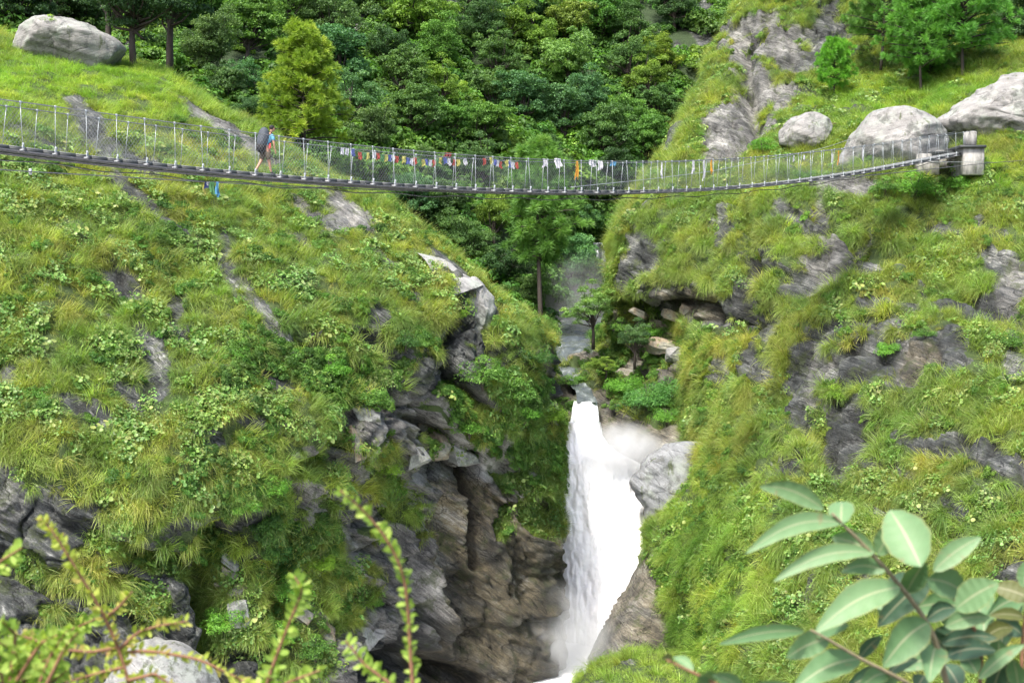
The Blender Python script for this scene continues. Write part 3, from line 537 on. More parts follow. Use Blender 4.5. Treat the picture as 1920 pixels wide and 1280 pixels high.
def scatter(name, sources, pos, eul, scl, idx, tint, label, cat):
    """one object whose geometry nodes put a small plant on each of its points"""
    hidden = bpy.data.collections.new(name+' plants')
    for k, me in enumerate(sources): hidden.objects.link(bpy.data.objects.new('%s_%02d' % (name, k), me))
    me = bpy.data.meshes.new(name); n = len(pos); me.vertices.add(n); me.vertices.foreach_set('co', pos.astype(np.float32).ravel())
    a = me.attributes.new('eul', 'FLOAT_VECTOR', 'POINT'); a.data.foreach_set('vector', eul.astype(np.float32).ravel())
    a = me.attributes.new('scl', 'FLOAT', 'POINT'); a.data.foreach_set('value', scl.astype(np.float32))
    a = me.attributes.new('pick', 'INT', 'POINT'); a.data.foreach_set('value', idx.astype(np.int32))
    a = me.attributes.new('tint', 'FLOAT_COLOR', 'POINT'); a.data.foreach_set('color', np.c_[tint, np.ones(n)].astype(np.float32).ravel())
    o = obj(name, me); g = bpy.data.node_groups.new(name, 'GeometryNodeTree')
    g.interface.new_socket('Geometry', in_out='INPUT', socket_type='NodeSocketGeometry'); g.interface.new_socket('Geometry', in_out='OUTPUT', socket_type='NodeSocketGeometry')
    N = g.nodes; L = g.links; gi = N.new('NodeGroupInput'); go = N.new('NodeGroupOutput'); iop = N.new('GeometryNodeInstanceOnPoints'); ci = N.new('GeometryNodeCollectionInfo')
    ci.inputs['Collection'].default_value = hidden; ci.inputs['Separate Children'].default_value = True; ci.inputs['Reset Children'].default_value = True
    def na(nm, ty):
        x = N.new('GeometryNodeInputNamedAttribute'); x.data_type = ty; x.inputs['Name'].default_value = nm; return x.outputs['Attribute']
    e2r = N.new('FunctionNodeEulerToRotation'); L.new(na('eul', 'FLOAT_VECTOR'), e2r.inputs[0])
    L.new(gi.outputs[0], iop.inputs['Points']); L.new(ci.outputs[0], iop.inputs['Instance']); iop.inputs['Pick Instance'].default_value = True
    L.new(na('pick', 'INT'), iop.inputs['Instance Index']); L.new(e2r.outputs[0], iop.inputs['Rotation']); L.new(na('scl', 'FLOAT'), iop.inputs['Scale']); L.new(iop.outputs[0], go.inputs[0])
    m = o.modifiers.new('plants', 'NODES'); m.node_group = g
    tag(o, label, cat, kind='stuff'); return o
def sample(S, dens, wf, seed, outmax=40, px_margin=60):
    """random points on a sheet: dens per m2 times weight wf(X, Y, rock, W)"""
    r = np.random.default_rng(seed); W = S['W']; a = W[:-1, :-1]; b = W[:-1, 1:]; c = W[1:, :-1]; d = W[1:, 1:]
    nrm = np.cross(b-a, c-a); nrm2 = np.cross(c-d, b-d); area = .5*(np.linalg.norm(nrm, axis=2)+np.linalg.norm(nrm2, axis=2))
    N = nrm/(np.linalg.norm(nrm, axis=2)[..., None]+1e-9); view = a/np.linalg.norm(a, axis=2)[..., None]; N = np.where(((N*view).sum(-1) > 0)[..., None], -N, N)
    Xc, Yc = S['X'][:-1, :-1], S['Y'][:-1, :-1]; sd = S['sd'][:-1, :-1]
    w = wf(Xc, Yc, S['rock'][:-1, :-1], a); w = np.clip(w, 0, None)*S['Q']*(sd > -outmax)*(Xc > -px_margin)*(Xc < 1920+px_margin)*(Yc > -px_margin)*(Yc < 1280+px_margin)
    lam = np.minimum(area, .25)*dens*w; k = r.poisson(lam); ii = np.repeat(np.arange(k.size), k.ravel())
    fl = lambda z: z.reshape(-1, 3)[ii]; u, v = r.random(len(ii))[:, None], r.random(len(ii))[:, None]
    A, B, C_, D_ = fl(a), fl(b), fl(c), fl(d); p = A*(1-u)*(1-v)+B*u*(1-v)+C_*(1-u)*v+D_*u*v
    return p, fl(N), Xc.ravel()[ii], Yc.ravel()[ii], r
def orient(N, r, upmix=.55, spin=.5):
    Z = N*(1-upmix)+np.array([0, 0, 1.])*upmix+r.normal(size=N.shape)*.08; Z /= np.linalg.norm(Z, axis=1)[:, None]
    down = N*np.array([1, 1, 0])+r.normal(size=N.shape)*spin*.5; Xa = down-(down*Z).sum(1)[:, None]*Z; Xa /= np.linalg.norm(Xa, axis=1)[:, None]+1e-9; Ya = np.cross(Z, Xa)
    # euler XYZ of matrix with columns Xa Ya Z
    return np.stack([np.arctan2(Ya[:, 2], Z[:, 2]), -np.arcsin(np.clip(Xa[:, 2], -1, 1)), np.arctan2(Xa[:, 1], Xa[:, 0])], 1)
TUFTS = [tuft('tuft', 44, .31+.06*k, .09, .0125+.001*k, [.8, 1., 1.25, 1.5, .6][k], .09, M['grass'], 30+k, 4, [.2, .4, .5, .6, .1][k]) for k in range(5)]
TUFTS.append(tuft('tuft', 100, .85, .14, .012, 1.5, .06, M['grass'], 40, 6, .3))      # large fountain tussock
SHORT = [tuft('short', 40, .26, .07, .013, .6, .13, M['grass'], 50+k, 3, .15) for k in range(2)]
GLEAF = [round_leaves('leafpatch', 24, .34, .095, M['groundleaf'], 60), round_leaves('leafpatch', 12, .28, .15, M['groundleaf'], 61), round_leaves('leafpatch', 46, .4, .065, M['groundleaf'], 62)]
BUSH = [bush_mesh('bush', 10, 70, .40, .065, M['bushleaf'], 70+k) for k in range(4)]
def tints(p, seed, a=(.80, .90, .80), b=(1.22, 1.12, 1.0), c=(.72, 1.05, .9), jit=.10):
    """slow patches of fresher, yellower and darker plants"""
    n = np.clip(.5+1.3*fbm(p*.33, 4, seed), 0, 1)[:, None]; m = np.clip(.5+1.6*fbm(p*.8, 3, seed+5), 0, 1)[:, None]
    t = np.array(a)*(1-n)+np.array(b)*n; t = t*(1-.5*m)+np.array(c)*.5*m; r = np.random.default_rng(seed)
    return np.clip(t*(1+r.normal(0, jit, (len(p), 1)))*(1+r.normal(0, .05, (len(p), 3))), .2, 2)
BUSHY_L = [(700, 740, 90, 50, 30), (900, 730, 100, 60, 20), (600, 690, 80, 40, 20), (960, 820, 90, 50, 0), (480, 950, 60, 60, 0), (540, 1020, 60, 60, 0), (800, 690, 50, 50, 0), (1000, 700, 50, 60, 0), (430, 690, 60, 30, 0), (350, 440, 40, 24, 0)]
def wl(dark=False):
    def f(X, Y, rock, W): return (1-sstep(.38, .58, rock))*(.55+.6*sstep(-.5, .2, fbm(W*.9, 3, 88)))
    return f
def w_grass(top):
    def f(X, Y, rock, W):
        w = (1-sstep(.40, .56, rock))*(.45+.7*sstep(-.4, .2, fbm(W*.8, 3, 88))); return w*(top(X, Y))
    return f
def clump(W, sc_=.95):
    f1, f2, i_ = worley(W*sc_+.4*fbm(W*.9, 2, 71)[..., None], 72); return f1, f2, i_
def mk_grass(sheetn, dens, seed, name, label, meadow, tkw={}, smin=.75, smax=1.25, bigp=.025, wextra=None, short=.0):
    S = SHEETS[sheetn]; p, N, X, Y, r = sample(S, dens, lambda X, Y, k, W: w_grass(lambda a, b: 1.)(X, Y, k, W)*(wextra(X, Y) if wextra else 1)*(.30+.95*sstep(.04, .22, clump(W)[1]-clump(W)[0])), seed)
    pick = r.integers(0, 5, len(p)); big = r.random(len(p)) < bigp; pick[big] = 5
    f1, f2, ci_ = clump(p); ms = meadow(X, Y); sh = r.random(len(p)) < ms+short; pick[sh & ~big] = 6+r.integers(0, 2, (sh & ~big).sum())
    scl = r.uniform(smin, smax, len(p))*(1+.25*fbm(p*.6, 2, seed))*(.72+.5*sstep(.0, .3, f2-f1)); scl[big] *= .75
    # scale with distance a little so far blades do not vanish
    t = tints(p, seed, **tkw); t = t*(1+.5*(ci_[:, None]-.5)*np.array([1.2, .8, .6]))
    t = t*(1+.25*ms[:, None]*np.array([.2, 1, -.3]))
    return scatter(name, TUFTS+SHORT, p, orient(N, r), scl, pick, t, label, 'grass')
mk_grass('hillside_left', 27, 801, 'grass', 'long yellow-green grass covering the left hillside below the bridge', lambda X, Y: ell(X, Y, [(130, 150, 260, 50, 5)])*.9)
mk_grass('hillside_right', 21, 802, 'grass', 'long drooping tussock grass covering the right hillside', lambda X, Y: ell(X, Y, [(1680, 190, 200, 40, -5), (1880, 200, 100, 40, 0), (1850, 330, 100, 20, 0), (1330, 1110, 120, 190, 10)])*.8, dict(a=(.84, .93, .82), b=(1.22, 1.12, .95)), .85, 1.5, .12)
mk_grass('gorge_rock', 5, 803, 'grass', 'hanging grass on the ledges behind the waterfall', lambda X, Y: X*0, smin=.9, smax=1.5, wextra=lambda X, Y: 1.0*(Y < 800))
mk_grass('river_bank', 14, 804, 'grass', 'short grass on the low rocky bank at the foot of the gorge wall', lambda X, Y: X*0+.7)
def mk_plants(sheetn, dens, seed, name, label, cat, src, wf, smin, smax, tint, upmix=.4, patch=(.9, .15, .35)):
    S = SHEETS[sheetn]; f, lo, hi = patch
    p, N, X, Y, r = sample(S, dens, lambda X, Y, k, W: wf(X, Y, k, W)*sstep(lo, hi, fbm(W*f+31, 3, seed)), seed)
    return scatter(name, src, p+N*.12, orient(N, r, upmix, 1.), r.uniform(smin, smax, len(p)), r.integers(0, len(src), len(p)), tints(p, seed, **tint), label, cat)
gw = lambda X, Y, k, W: (1-sstep(.45, .62, k))
lt = dict(a=(.9, 1., .9), b=(1.3, 1.15, 1.), c=(1.1, 1.1, 1.4), jit=.2)
mk_plants('hillside_left', 14, 811, 'ground_cover', 'patches of round green leaves among the grass on the left hillside', 'plants', GLEAF, lambda X, Y, k, W: gw(X, Y, k, W)*(Y > 250)*1.3, .6, 1.2, lt, patch=(.9, .05, .3))
mk_plants('hillside_right', 9, 812, 'ground_cover', 'patches of round green leaves among the tussocks on the right hillside', 'plants', GLEAF, gw, .7, 1.2, lt, patch=(.8, .05, .35))
bt = dict(a=(.62, .70, .68), b=(1.2, 1.12, .95), c=(.85, .95, .9), jit=.14)  # dark green bushes, tint lowered further to paint in the cliff's deep shade
mk_plants('hillside_left', 6, 813, 'undergrowth', 'low dark green bushes growing over the ledges of the left cliff', 'plants', BUSH, lambda X, Y, k, W: (1-sstep(.5, .75, k))*(.25+2.6*ell(X, Y, BUSHY_L))*(Y > 240), .6, 1.15, bt, patch=(.6, -.15, .25))
mk_plants('hillside_right', 4, 814, 'undergrowth', 'low green bushes growing between the tussocks of the right hillside', 'plants', BUSH, lambda X, Y, k, W: (1-sstep(.5, .75, k))*(.45+1.2*ell(X, Y, [(1700, 350, 90, 30, 0), (1330, 1100, 110, 170, 0), (1450, 260, 40, 30, 0), (1320, 720, 40, 60, 0), (1280, 60, 60, 80, 0), (1850, 60, 90, 60, 0)])), .5, 1.0, dict(a=(.9, .95, .8), b=(1.5, 1.3, 1.), c=(1.1, 1.1, 1.), jit=.12), patch=(.6, -.05, .3))
mk_plants('gorge_rock', 5, 815, 'undergrowth', 'green bushes clinging to the rocks behind the waterfall', 'plants', BUSH, lambda X, Y, k, W: (1-sstep(.5, .8, k))*(Y < 800), .7, 1.3, bt, patch=(.6, -.2, .2))
# deep undergrowth on the forest slope
FB = [bush_mesh('thicket', 16, 60, 1.6, .27, M['bushleaf'], 80+k, .8) for k in range(4)]
S = SHEETS['forest_slope']; p, N, X, Y, r = sample(S, 1.0, lambda X, Y, k, W: 1-.95*sstep(.5, .8, ell(X, Y, [(1130, 480, 22, 60, 20), (1085, 625, 56, 40, 0)])), 821, 60, 140)
scatter('undergrowth', FB, p, orient(N, r, .6, 2.), r.uniform(.6, 1.35, len(p)), r.integers(0, 4, len(p)), tints(p, 821, a=(.6, .72, .75), b=(1.5, 1.3, .95), c=(.9, 1.1, 1.05), jit=.18), 'dense thicket filling the forest floor between the trees', 'undergrowth')
# ------------------------------------------------------------------ mist
def ellipsoid(c, rx, ry, rz, n=24):
    th, ph = np.meshgrid(np.linspace(0, 2*math.pi, n, endpoint=False), np.linspace(.001, math.pi-.001, n//2))
    V = np.stack([rx*np.cos(th)*np.sin(ph), ry*np.sin(th)*np.sin(ph), rz*np.cos(ph)], -1); h, w = th.shape; i = np.arange(h*w).reshape(h, w); j = np.roll(i, -1, 1)
    Q = np.stack([i[:-1], i[1:], j[1:], j[:-1]], -1).reshape(-1, 4); return V.reshape(-1, 3), Q
def mist(px, py, D, rx, ry, rz, dens, label):
    t = NT('spray'); v = t.coord(); x = t.n('ShaderNodeVectorMath', _operation='MULTIPLY'); t.set(x.inputs[0], v); x.inputs[1].default_value = (1/rx, 1/ry, 1/rz)
    ln = t.n('ShaderNodeVectorMath', _operation='LENGTH'); t.set(ln.inputs[0], x.outputs[0])
    fall = t.math('MULTIPLY', t.math('SUBTRACT', 1, ln.outputs['Value'], clamp=True), 1.0)
    nz = t.ramp(t.noise(v, .7, 3, .6), [(.38, (0, 0, 0)), (.62, (1, 1, 1))]); d = t.math('MULTIPLY', t.math('MULTIPLY', fall, t.math('ADD', nz, .25)), dens)
    pv = t.n('ShaderNodeVolumePrincipled', Color=(.97, .98, 1.)); t.set(pv.inputs['Density'], d); pv.inputs['Anisotropy'].default_value = .2
    t.t.links.new(pv.outputs[0], t.out.inputs['Volume']); V, Q = ellipsoid(None, rx, ry, rz)
    o = obj('mist', mesh_np('mist', V, Q, t.m, True), loc=P(px, py, D)); tag(o, label, 'mist', kind='stuff')
mist(1165, 845, 76.8, 2.5, 1.5, 1.7, 2.6, 'white spray hanging in the rock bowl beside the upper cascade')
mist(1035, 1200, 67.0, 3.2, 1.6, 3.0, 1.5, 'white spray rising at the foot of the waterfall against the brown wall')
mist(1092, 575, 101.0, 3.6, 3.0, 4.2, .22, 'thin mist filling the narrow gorge upstream of the waterfall')
# ------------------------------------------------------------------ trees
def norm(a): return a/(np.linalg.norm(a, axis=-1)[..., None]+1e-9)
def broadleaf(seed, ncl, nl, ls, asp, flat_, open_):
    r = np.random.default_rng(seed); Cs, Ns, rn = [], [], []; tb = MB(); cc0 = np.array([0, 0, 1.15])
    tb.tube([(0, 0, -.35), (r.normal(0, .03), r.normal(0, .03), .3), (r.normal(0, .06), r.normal(0, .06), .8), (0, 0, 1.3)], [.07, .055, .04, .02], 7)
    lob = [norm(r.normal(size=3))*np.array([.55, .55, .45*flat_])*r.uniform(.5, 1) for _ in range(7)]
    for c in range(ncl):
        d = norm(r.normal(size=3)); d[2] = d[2]*.8+.15; L = lob[r.integers(0, 7)]
        cc = cc0+L+d*r.uniform(.25, .55)*np.array([1, 1, flat_]); cr = r.uniform(.11, .25)
        if c % 3 == 0: tb.tube([(0, 0, .45+.4*r.random()), cc0*.4+(cc-cc0*.4)*.6+r.normal(0, .05, 3), cc], [.028, .018, .006], 4, False)
        q = norm(np.c_[r.normal(size=(nl, 2)), np.abs(r.normal(size=nl))*1.1-.25]); rr = r.uniform(open_, 1.08, nl)[:, None]
        p = cc+q*cr*rr*np.array([1.05, 1.05, .8]); Cs.append(p); Ns.append(q*.5+r.normal(size=(nl, 3))*.75+np.array([0, 0, .35])); k = r.normal(.48, .17); rn.append(np.clip(k+r.normal(0, .15, nl), 0, 1))
    C = np.concatenate(Cs); V, Q, _ = leaf_cloud(C, np.concatenate(Ns), r.uniform(.65, 1.35, len(C))*ls, asp, r)
    return tb.mesh('trunk', M['bark'], True), mesh_np('crown', V, Q, M['treeleaf'], False, {'rnd': ('FACE', np.concatenate(rn))})
def pine(seed, nb, top, bot, wfun, nt, nn, nlen, nwid, droop=.1, trunk=.03, base=0.):
    """trunk from 0 to 1 tall, crown between bot and top (fractions)"""
    r = np.random.default_rng(seed); tb = MB(); bend = r.normal(0, .012, 2)
    path = [(bend[0]*math.sin(3*z), bend[1]*math.sin(2*z), z) for z in np.linspace(-.04, top, 9)]
    tb.tube(path, np.linspace(trunk, .004, 9), 8); P0, T0, rn = [], [], []
    for b in range(nb):
        t = (b+r.random())/nb; z = bot+(top-bot)*t**.9; az = b*2.4+r.normal(0, .3); L = wfun(t)*r.uniform(.65, 1.15); up = .25+.5*t
        dirh = np.array([math.cos(az), math.sin(az), 0]); pts_ = [np.array([0, 0, z])+dirh*L*s+np.array([0, 0, L*(up*s-droop*4*s*s*.5)]) for s in (0, .35, .7, 1.)]
        tb.tube(pts_, [.009, .006, .004, .002], 4, False); kk = r.normal(.5, .14)
        for j in range(nt):
            s = .3+.7*(j+r.random())/nt; f = s*3; i0 = min(2, int(f)) if f < 3 else 2; g = (s-[0, .35, .7][i0])/[.35, .35, .3][i0]; g = min(1, max(0, g)); p = pts_[i0]*(1-g)+pts_[i0+1]*g+r.normal(0, .012+.06*L, 3)
            ax = norm(dirh*.6+np.array([0, 0, .7])+r.normal(size=3)*.4); d = norm(ax+r.normal(size=(nn, 3))*.75-np.array([0, 0, .12])); P0.append(np.repeat(p[None], nn, 0)); T0.append(d*nlen*r.uniform(.6, 1.15, (nn, 1))); rn.append(np.clip(kk+r.normal(0, .14)+r.normal(0, .08, nn), 0, 1))
    A = np.concatenate(P0); T = np.concatenate(T0); s = norm(np.cross(T, r.normal(size=T.shape)))*nwid; V = np.stack([A-s*.5, A+s*.5, A+T*.6+s*.5+[0, 0, 0], A+T-np.array([0, 0, .12*nlen])], 1)
    return tb.mesh('trunk', M['bark'], True), mesh_np('crown', V.reshape(-1, 3), np.arange(len(A)*4).reshape(-1, 4), M['needle'], False, {'rnd': ('FACE', np.concatenate(rn))})
BT = [broadleaf(900, 84, 190, .060, .55, 1.1, .6), broadleaf(901, 70, 170, .072, .45, 1., .5), broadleaf(902, 96, 210, .046, .6, 1.2, .6), broadleaf(903, 56, 190, .058, .5, 1.25, .35), broadleaf(904, 80, 180, .050, .5, 1., .4), broadleaf(905, 62, 130, .095, .34, 1., .5)]
def dup_tree(kind, src, loc, s, color, label, cat, group, rz, sz=1.):
    o = empty(kind, loc, rz); o.scale = (s, s, s*sz)
    for nm, me in zip(('trunk', 'crown'), src):
        c = obj(nm, me, o)
        if nm == 'crown': c.color = (*color, 1)
    tag(o, label, cat, group); return o
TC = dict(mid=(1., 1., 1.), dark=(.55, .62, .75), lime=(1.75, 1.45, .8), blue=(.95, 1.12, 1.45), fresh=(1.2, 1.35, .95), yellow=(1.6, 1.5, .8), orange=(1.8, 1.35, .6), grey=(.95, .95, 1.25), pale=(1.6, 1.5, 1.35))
TREES = [
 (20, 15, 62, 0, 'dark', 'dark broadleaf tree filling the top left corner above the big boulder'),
 (95, 5, 55, 4, 'dark', 'dark tree directly above the top of the big left boulder'),
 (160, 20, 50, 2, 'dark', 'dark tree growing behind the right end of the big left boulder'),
 (300, 0, 60, 3, 'fresh', 'green tree cut by the top edge behind the dark tree beside the boulder'),
 (395, 5, 58, 2, 'fresh', 'fresh green tree at the top edge above the two dark trunks'),
 (385, 95, 52, 2, 'mid', 'mid green leafy tree right of the two dark trunks on the left crest'),
 (465, 65, 55, 0, 'fresh', 'green rounded tree standing upper left of the yellow-green pine'),
 (430, 165, 40, 5, 'mid', 'broad-leaved tree whose foliage spills down to the grassy left crest'),
 (475, 160, 42, 4, 'blue', 'bluish green tree directly left of the yellow-green pine'),
 (470, 222, 34, 4, 'grey', 'grey twiggy bushy tree just above the backpacker'),
 (545, 5, 55, 3, 'fresh', 'light green tree at the top edge directly above the yellow-green pine'),
 (625, 45, 56, 2, 'mid', 'mid green tree at upper right of the yellow-green pine'),
 (640, 125, 56, 0, 'blue', 'blue-green rounded tree directly right of the yellow-green pine'),
 (655, 195, 56, 4, 'blue', 'large blue-green tree lower right of the yellow-green pine'),
 (700, 260, 44, 2, 'mid', 'mid green bushy tree above the first prayer flags'),
 (705, 5, 46, 4, 'dark', 'dark tree at the top edge above the grey rock face in the forest'),
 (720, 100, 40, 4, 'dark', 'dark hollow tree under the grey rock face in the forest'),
 (790, 30, 60, 5, 'lime', 'feathery light green tree on the spur at the upper middle'),
 (760, 150, 46, 1, 'mid', 'flat-topped tree with a forked trunk in the middle of the forest'),
 (770, 225, 46, 0, 'mid', 'dense tree just above the middle of the string of flags'),
 (830, 100, 44, 2, 'fresh', 'fresh green tree on the right flank of the forest spur'),
 (838, 250, 42, 1, 'fresh', 'green tree rising behind the dark red cloth on the handrail'),
 (830, 175, 36, 3, 'lime', 'light grassy-looking small tree beside the straw-coloured grass tuft'),
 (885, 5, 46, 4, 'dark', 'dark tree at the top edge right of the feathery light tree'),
 (900, 60, 42, 2, 'dark', 'dark green tree left of the yellowish rhododendron'),
 (945, 50, 46, 5, 'yellow', 'yellowish green tree with star-like leaf rosettes near the top middle'),
 (930, 125, 40, 3, 'mid', 'mid green tree below the yellowish rosette-leaved tree'),
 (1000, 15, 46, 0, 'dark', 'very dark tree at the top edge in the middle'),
 (1060, 45, 48, 5, 'lime', 'light yellow-green tree right of the dark hollow at the top middle'),
 (1065, 120, 56, 5, 'pale', 'large pale green rosette-leaved tree leaning over the dark forest hollow'),
 (1010, 80, 40, 5, 'lime', 'pale rosette-leaved tree on the left rim of the dark forest hollow'),
 (930, 185, 42, 1, 'mid', 'layered green tree left of the forest hollow above the bridge'),
 (985, 200, 48, 0, 'blue', 'bluish green tree directly above the tall pine that the bridge crosses'),
 (905, 250, 44, 1, 'fresh', 'bright leafy tree above the last of the small prayer flags'),
 (1060, 225, 48, 0, 'blue', 'dense bluish tree above the orange scarf at midspan'),
 (1110, 200, 46, 2, 'blue', 'round blue-green tree left of the thin dark trunks'),
 (1130, 265, 48, 0, 'mid', 'mid green dense tree just above the white knotted scarves'),
 (1190, 235, 44, 2, 'fresh', 'fresh green tree at the foot of the right cliff above the bridge'),
 (1210, 275, 40, 0, 'fresh', 'bright low tree touching the cliff edge just above the bridge'),
 (1130, 40, 50, 0, 'fresh', 'green tree at the top edge right of the light yellow-green tree'),
 (1195, 55, 50, 4, 'mid', 'mid green open tree near the top left of the right cliff'),
 (1180, 130, 44, 3, 'mid', 'open tree with thin dark trunks standing in front of the forest hollow'),
 (1215, 165, 38, 3, 'lime', 'sparse light green tree with a thin straight dark trunk by the cliff'),
 (1250, 110, 40, 4, 'orange', 'tree with yellow and orange tinged leaves beside the right cliff'),
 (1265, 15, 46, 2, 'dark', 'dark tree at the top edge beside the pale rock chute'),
 (1235, 205, 34, 1, 'mid', 'small tree pressed against the left edge of the right cliff'),
 (775, 385, 44, 0, 'blue', 'dark blue-green tree directly under the deck at the left crest'),
 (845, 405, 48, 0, 'mid', 'mid green tree under the bridge between the left crest and the tall pine'),
 (880, 465, 46, 2, 'mid', 'green tree standing on the slope above the grey rock slab'),
 (925, 425, 40, 3, 'lime', 'light green tree touching the left side of the tall pine below the bridge'),
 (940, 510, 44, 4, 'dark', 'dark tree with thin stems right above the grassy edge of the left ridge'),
 (985, 560, 36, 2, 'mid', 'low tree at the left foot of the tall pine trunk'),
 (1120, 385, 42, 1, 'mid', 'mid green tree under the bridge right of the tall pine'),
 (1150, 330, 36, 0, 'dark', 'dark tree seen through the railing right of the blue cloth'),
 (1065, 500, 50, 2, 'blue', 'rounded blue-green tree right of the tall pine trunk'),
 (1085, 440, 40, 1, 'blue', 'blue-green tree above the rounded one, left of the narrow far channel'),
 (1160, 425, 26, 0, 'mid', 'small green tree beside the far stream under the right cliff'),
 (560, 0, 30, 2, 'dark', 'dark small crown at the top edge between two lighter trees'),
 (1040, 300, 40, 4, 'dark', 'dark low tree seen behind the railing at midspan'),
 (800, 320, 40, 4, 'mid', 'olive brown bushy tree seen through the railing under the flags'),
 (900, 330, 40, 3, 'grey', 'greyish bushy tree behind the netting left of the tall pine'),
 (700, 320, 36, 4, 'mid', 'bushy tree behind the netting where the left crest meets the deck'),
]
rt = random.Random(5)
for k, (px, py, rp, v, c, lab) in enumerate(TREES):
    h = hit(px, py+rp*.95, ['forest_slope']); D = depth_of(h[0]) if h else 110.
    s = rp*1.38/F*D; base = P(px, py+rp*1.15, D)
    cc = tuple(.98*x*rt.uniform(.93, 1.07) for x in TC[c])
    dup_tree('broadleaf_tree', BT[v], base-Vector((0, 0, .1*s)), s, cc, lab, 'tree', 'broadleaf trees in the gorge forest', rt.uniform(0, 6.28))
# dark trees standing on the left crest beside the boulder
for (px, by, D, s, v, c, lab) in ((252, 122, 83.5, 3.5, 4, 'dark', 'dark tree with a bare straight trunk beside the big left boulder'), (318, 118, 88, 3.9, 0, 'dark', 'dark leafy tree standing right of the bare-trunked tree on the left crest'), (205, 92, 92, 3.4, 3, 'dark', 'dark tree overhanging the back of the big left boulder')):
    dup_tree('broadleaf_tree', BT[v], P(px, by, D), s, TC[c], lab, 'tree', None, px*.1)
con = lambda t: .30*(1-t)**.8+.05
P_tall = pine(920, 64, 1.0, .34, lambda t: .19*math.sin(math.pi*min(1, .25+.75*t))+.02, 8, 80, .050, .0016, .12, .015)
P_cone = pine(921, 90, 1.0, .12, lambda t: .34*(1-t)**.75+.05, 10, 76, .055, .0019, .1, .02)
P_small = pine(922, 46, 1.0, .25, lambda t: .38*(1-t)**.6*min(1, t*5+.5)+.05, 9, 84, .075, .0028, .05, .02)
P_wide = pine(923, 60, 1.0, .30, lambda t: .34*math.sin(math.pi*min(1, .28+.7*t))+.05, 8, 80, .062, .0020, .06, .016)
PINES = [(570, 292, 56, 92, P_cone, (1.75, 1.35, .75), 'tall conical yellow-green pine rising behind the backpacker'),
 (1014, 604, 270, 92, P_tall, (1.05, 1.1, 1.05), 'tall pine with a long bare trunk crossed by the middle of the bridge'),
 (1652, 124, -60, 99, P_wide, (.95, 1.05, .95), 'large pine with a leaning dark trunk left of the lawn at upper right'),
 (1564, 190, 80, 95.5, P_small, (1.15, 1.45, .75), 'small bright green pine alone on the rock edge above the bridge'),
 (1728, 188, -10, 94.5, P_wide, (1.05, 1.3, .95), 'bright pine behind the two big boulders, left of its pair'),
 (1806, 166, -70, 93.5, P_wide, (.95, 1.25, .95), 'tall bright pine near the upper right corner, right of its pair'),
 (1742, 186, 60, 96.5, P_small, (1.05, 1.3, .9), 'low pine sapling standing between the two bright pines')]
for k, (px, by, ty, D, src, c, lab) in enumerate(PINES):
    h = (by-ty)/F*D; dup_tree('pine_tree', src, P(px, by, D), h, c, lab, 'pine tree', 'pines round the bridge', k*1.3+.4)
for (px, py, rp, D, v, c, lab) in ((1868, 60, 60, 100, 4, 'grey', 'greyish sparse tree with pale stems at the upper right'), (1925, 40, 70, 100, 3, 'dark', 'dark tree filling the upper right corner'), (1600, 5, 50, 108, 4, 'mid', 'mid green tree behind the leaning pine on the right cliff'), (1740, 5, 55, 110, 3, 'mid', 'olive tree at the top edge between the two large pines'), (1690, 60, 46, 103, 4, 'mid', 'thin-leaved tree with a curved branch between the large pines'), (1900, 130, 40, 97, 4, 'fresh', 'low leafy tree on the grass below the upper right corner')):
    dup_tree('broadleaf_tree', BT[v], P(px, py+rp*1.2, D), rp*1.1/F*D, TC[c], lab, 'tree', 'trees on the right hillside', px)
# small trees hanging over the river
def twig_tree(px, py, rp, D, v, c, lab, sz=.8): dup_tree('broadleaf_tree', BT[v], P(px, py+rp*1.45, D), rp*1.15/F*D, TC[c], lab, 'tree', None, px*.7, sz)
twig_tree(1112, 572, 46, 87, 3, 'pale', 'small pale green tree leaning over the river left of the tan blocks', .9)
twig_tree(1190, 625, 38, 83.5, 3, 'grey', 'small crooked tree with dark forked stems in front of the tan blocks', .8)
twig_tree(1136, 668, 28, 84, 4, 'lime', 'low light green tree on the lip of the waterfall', .7)
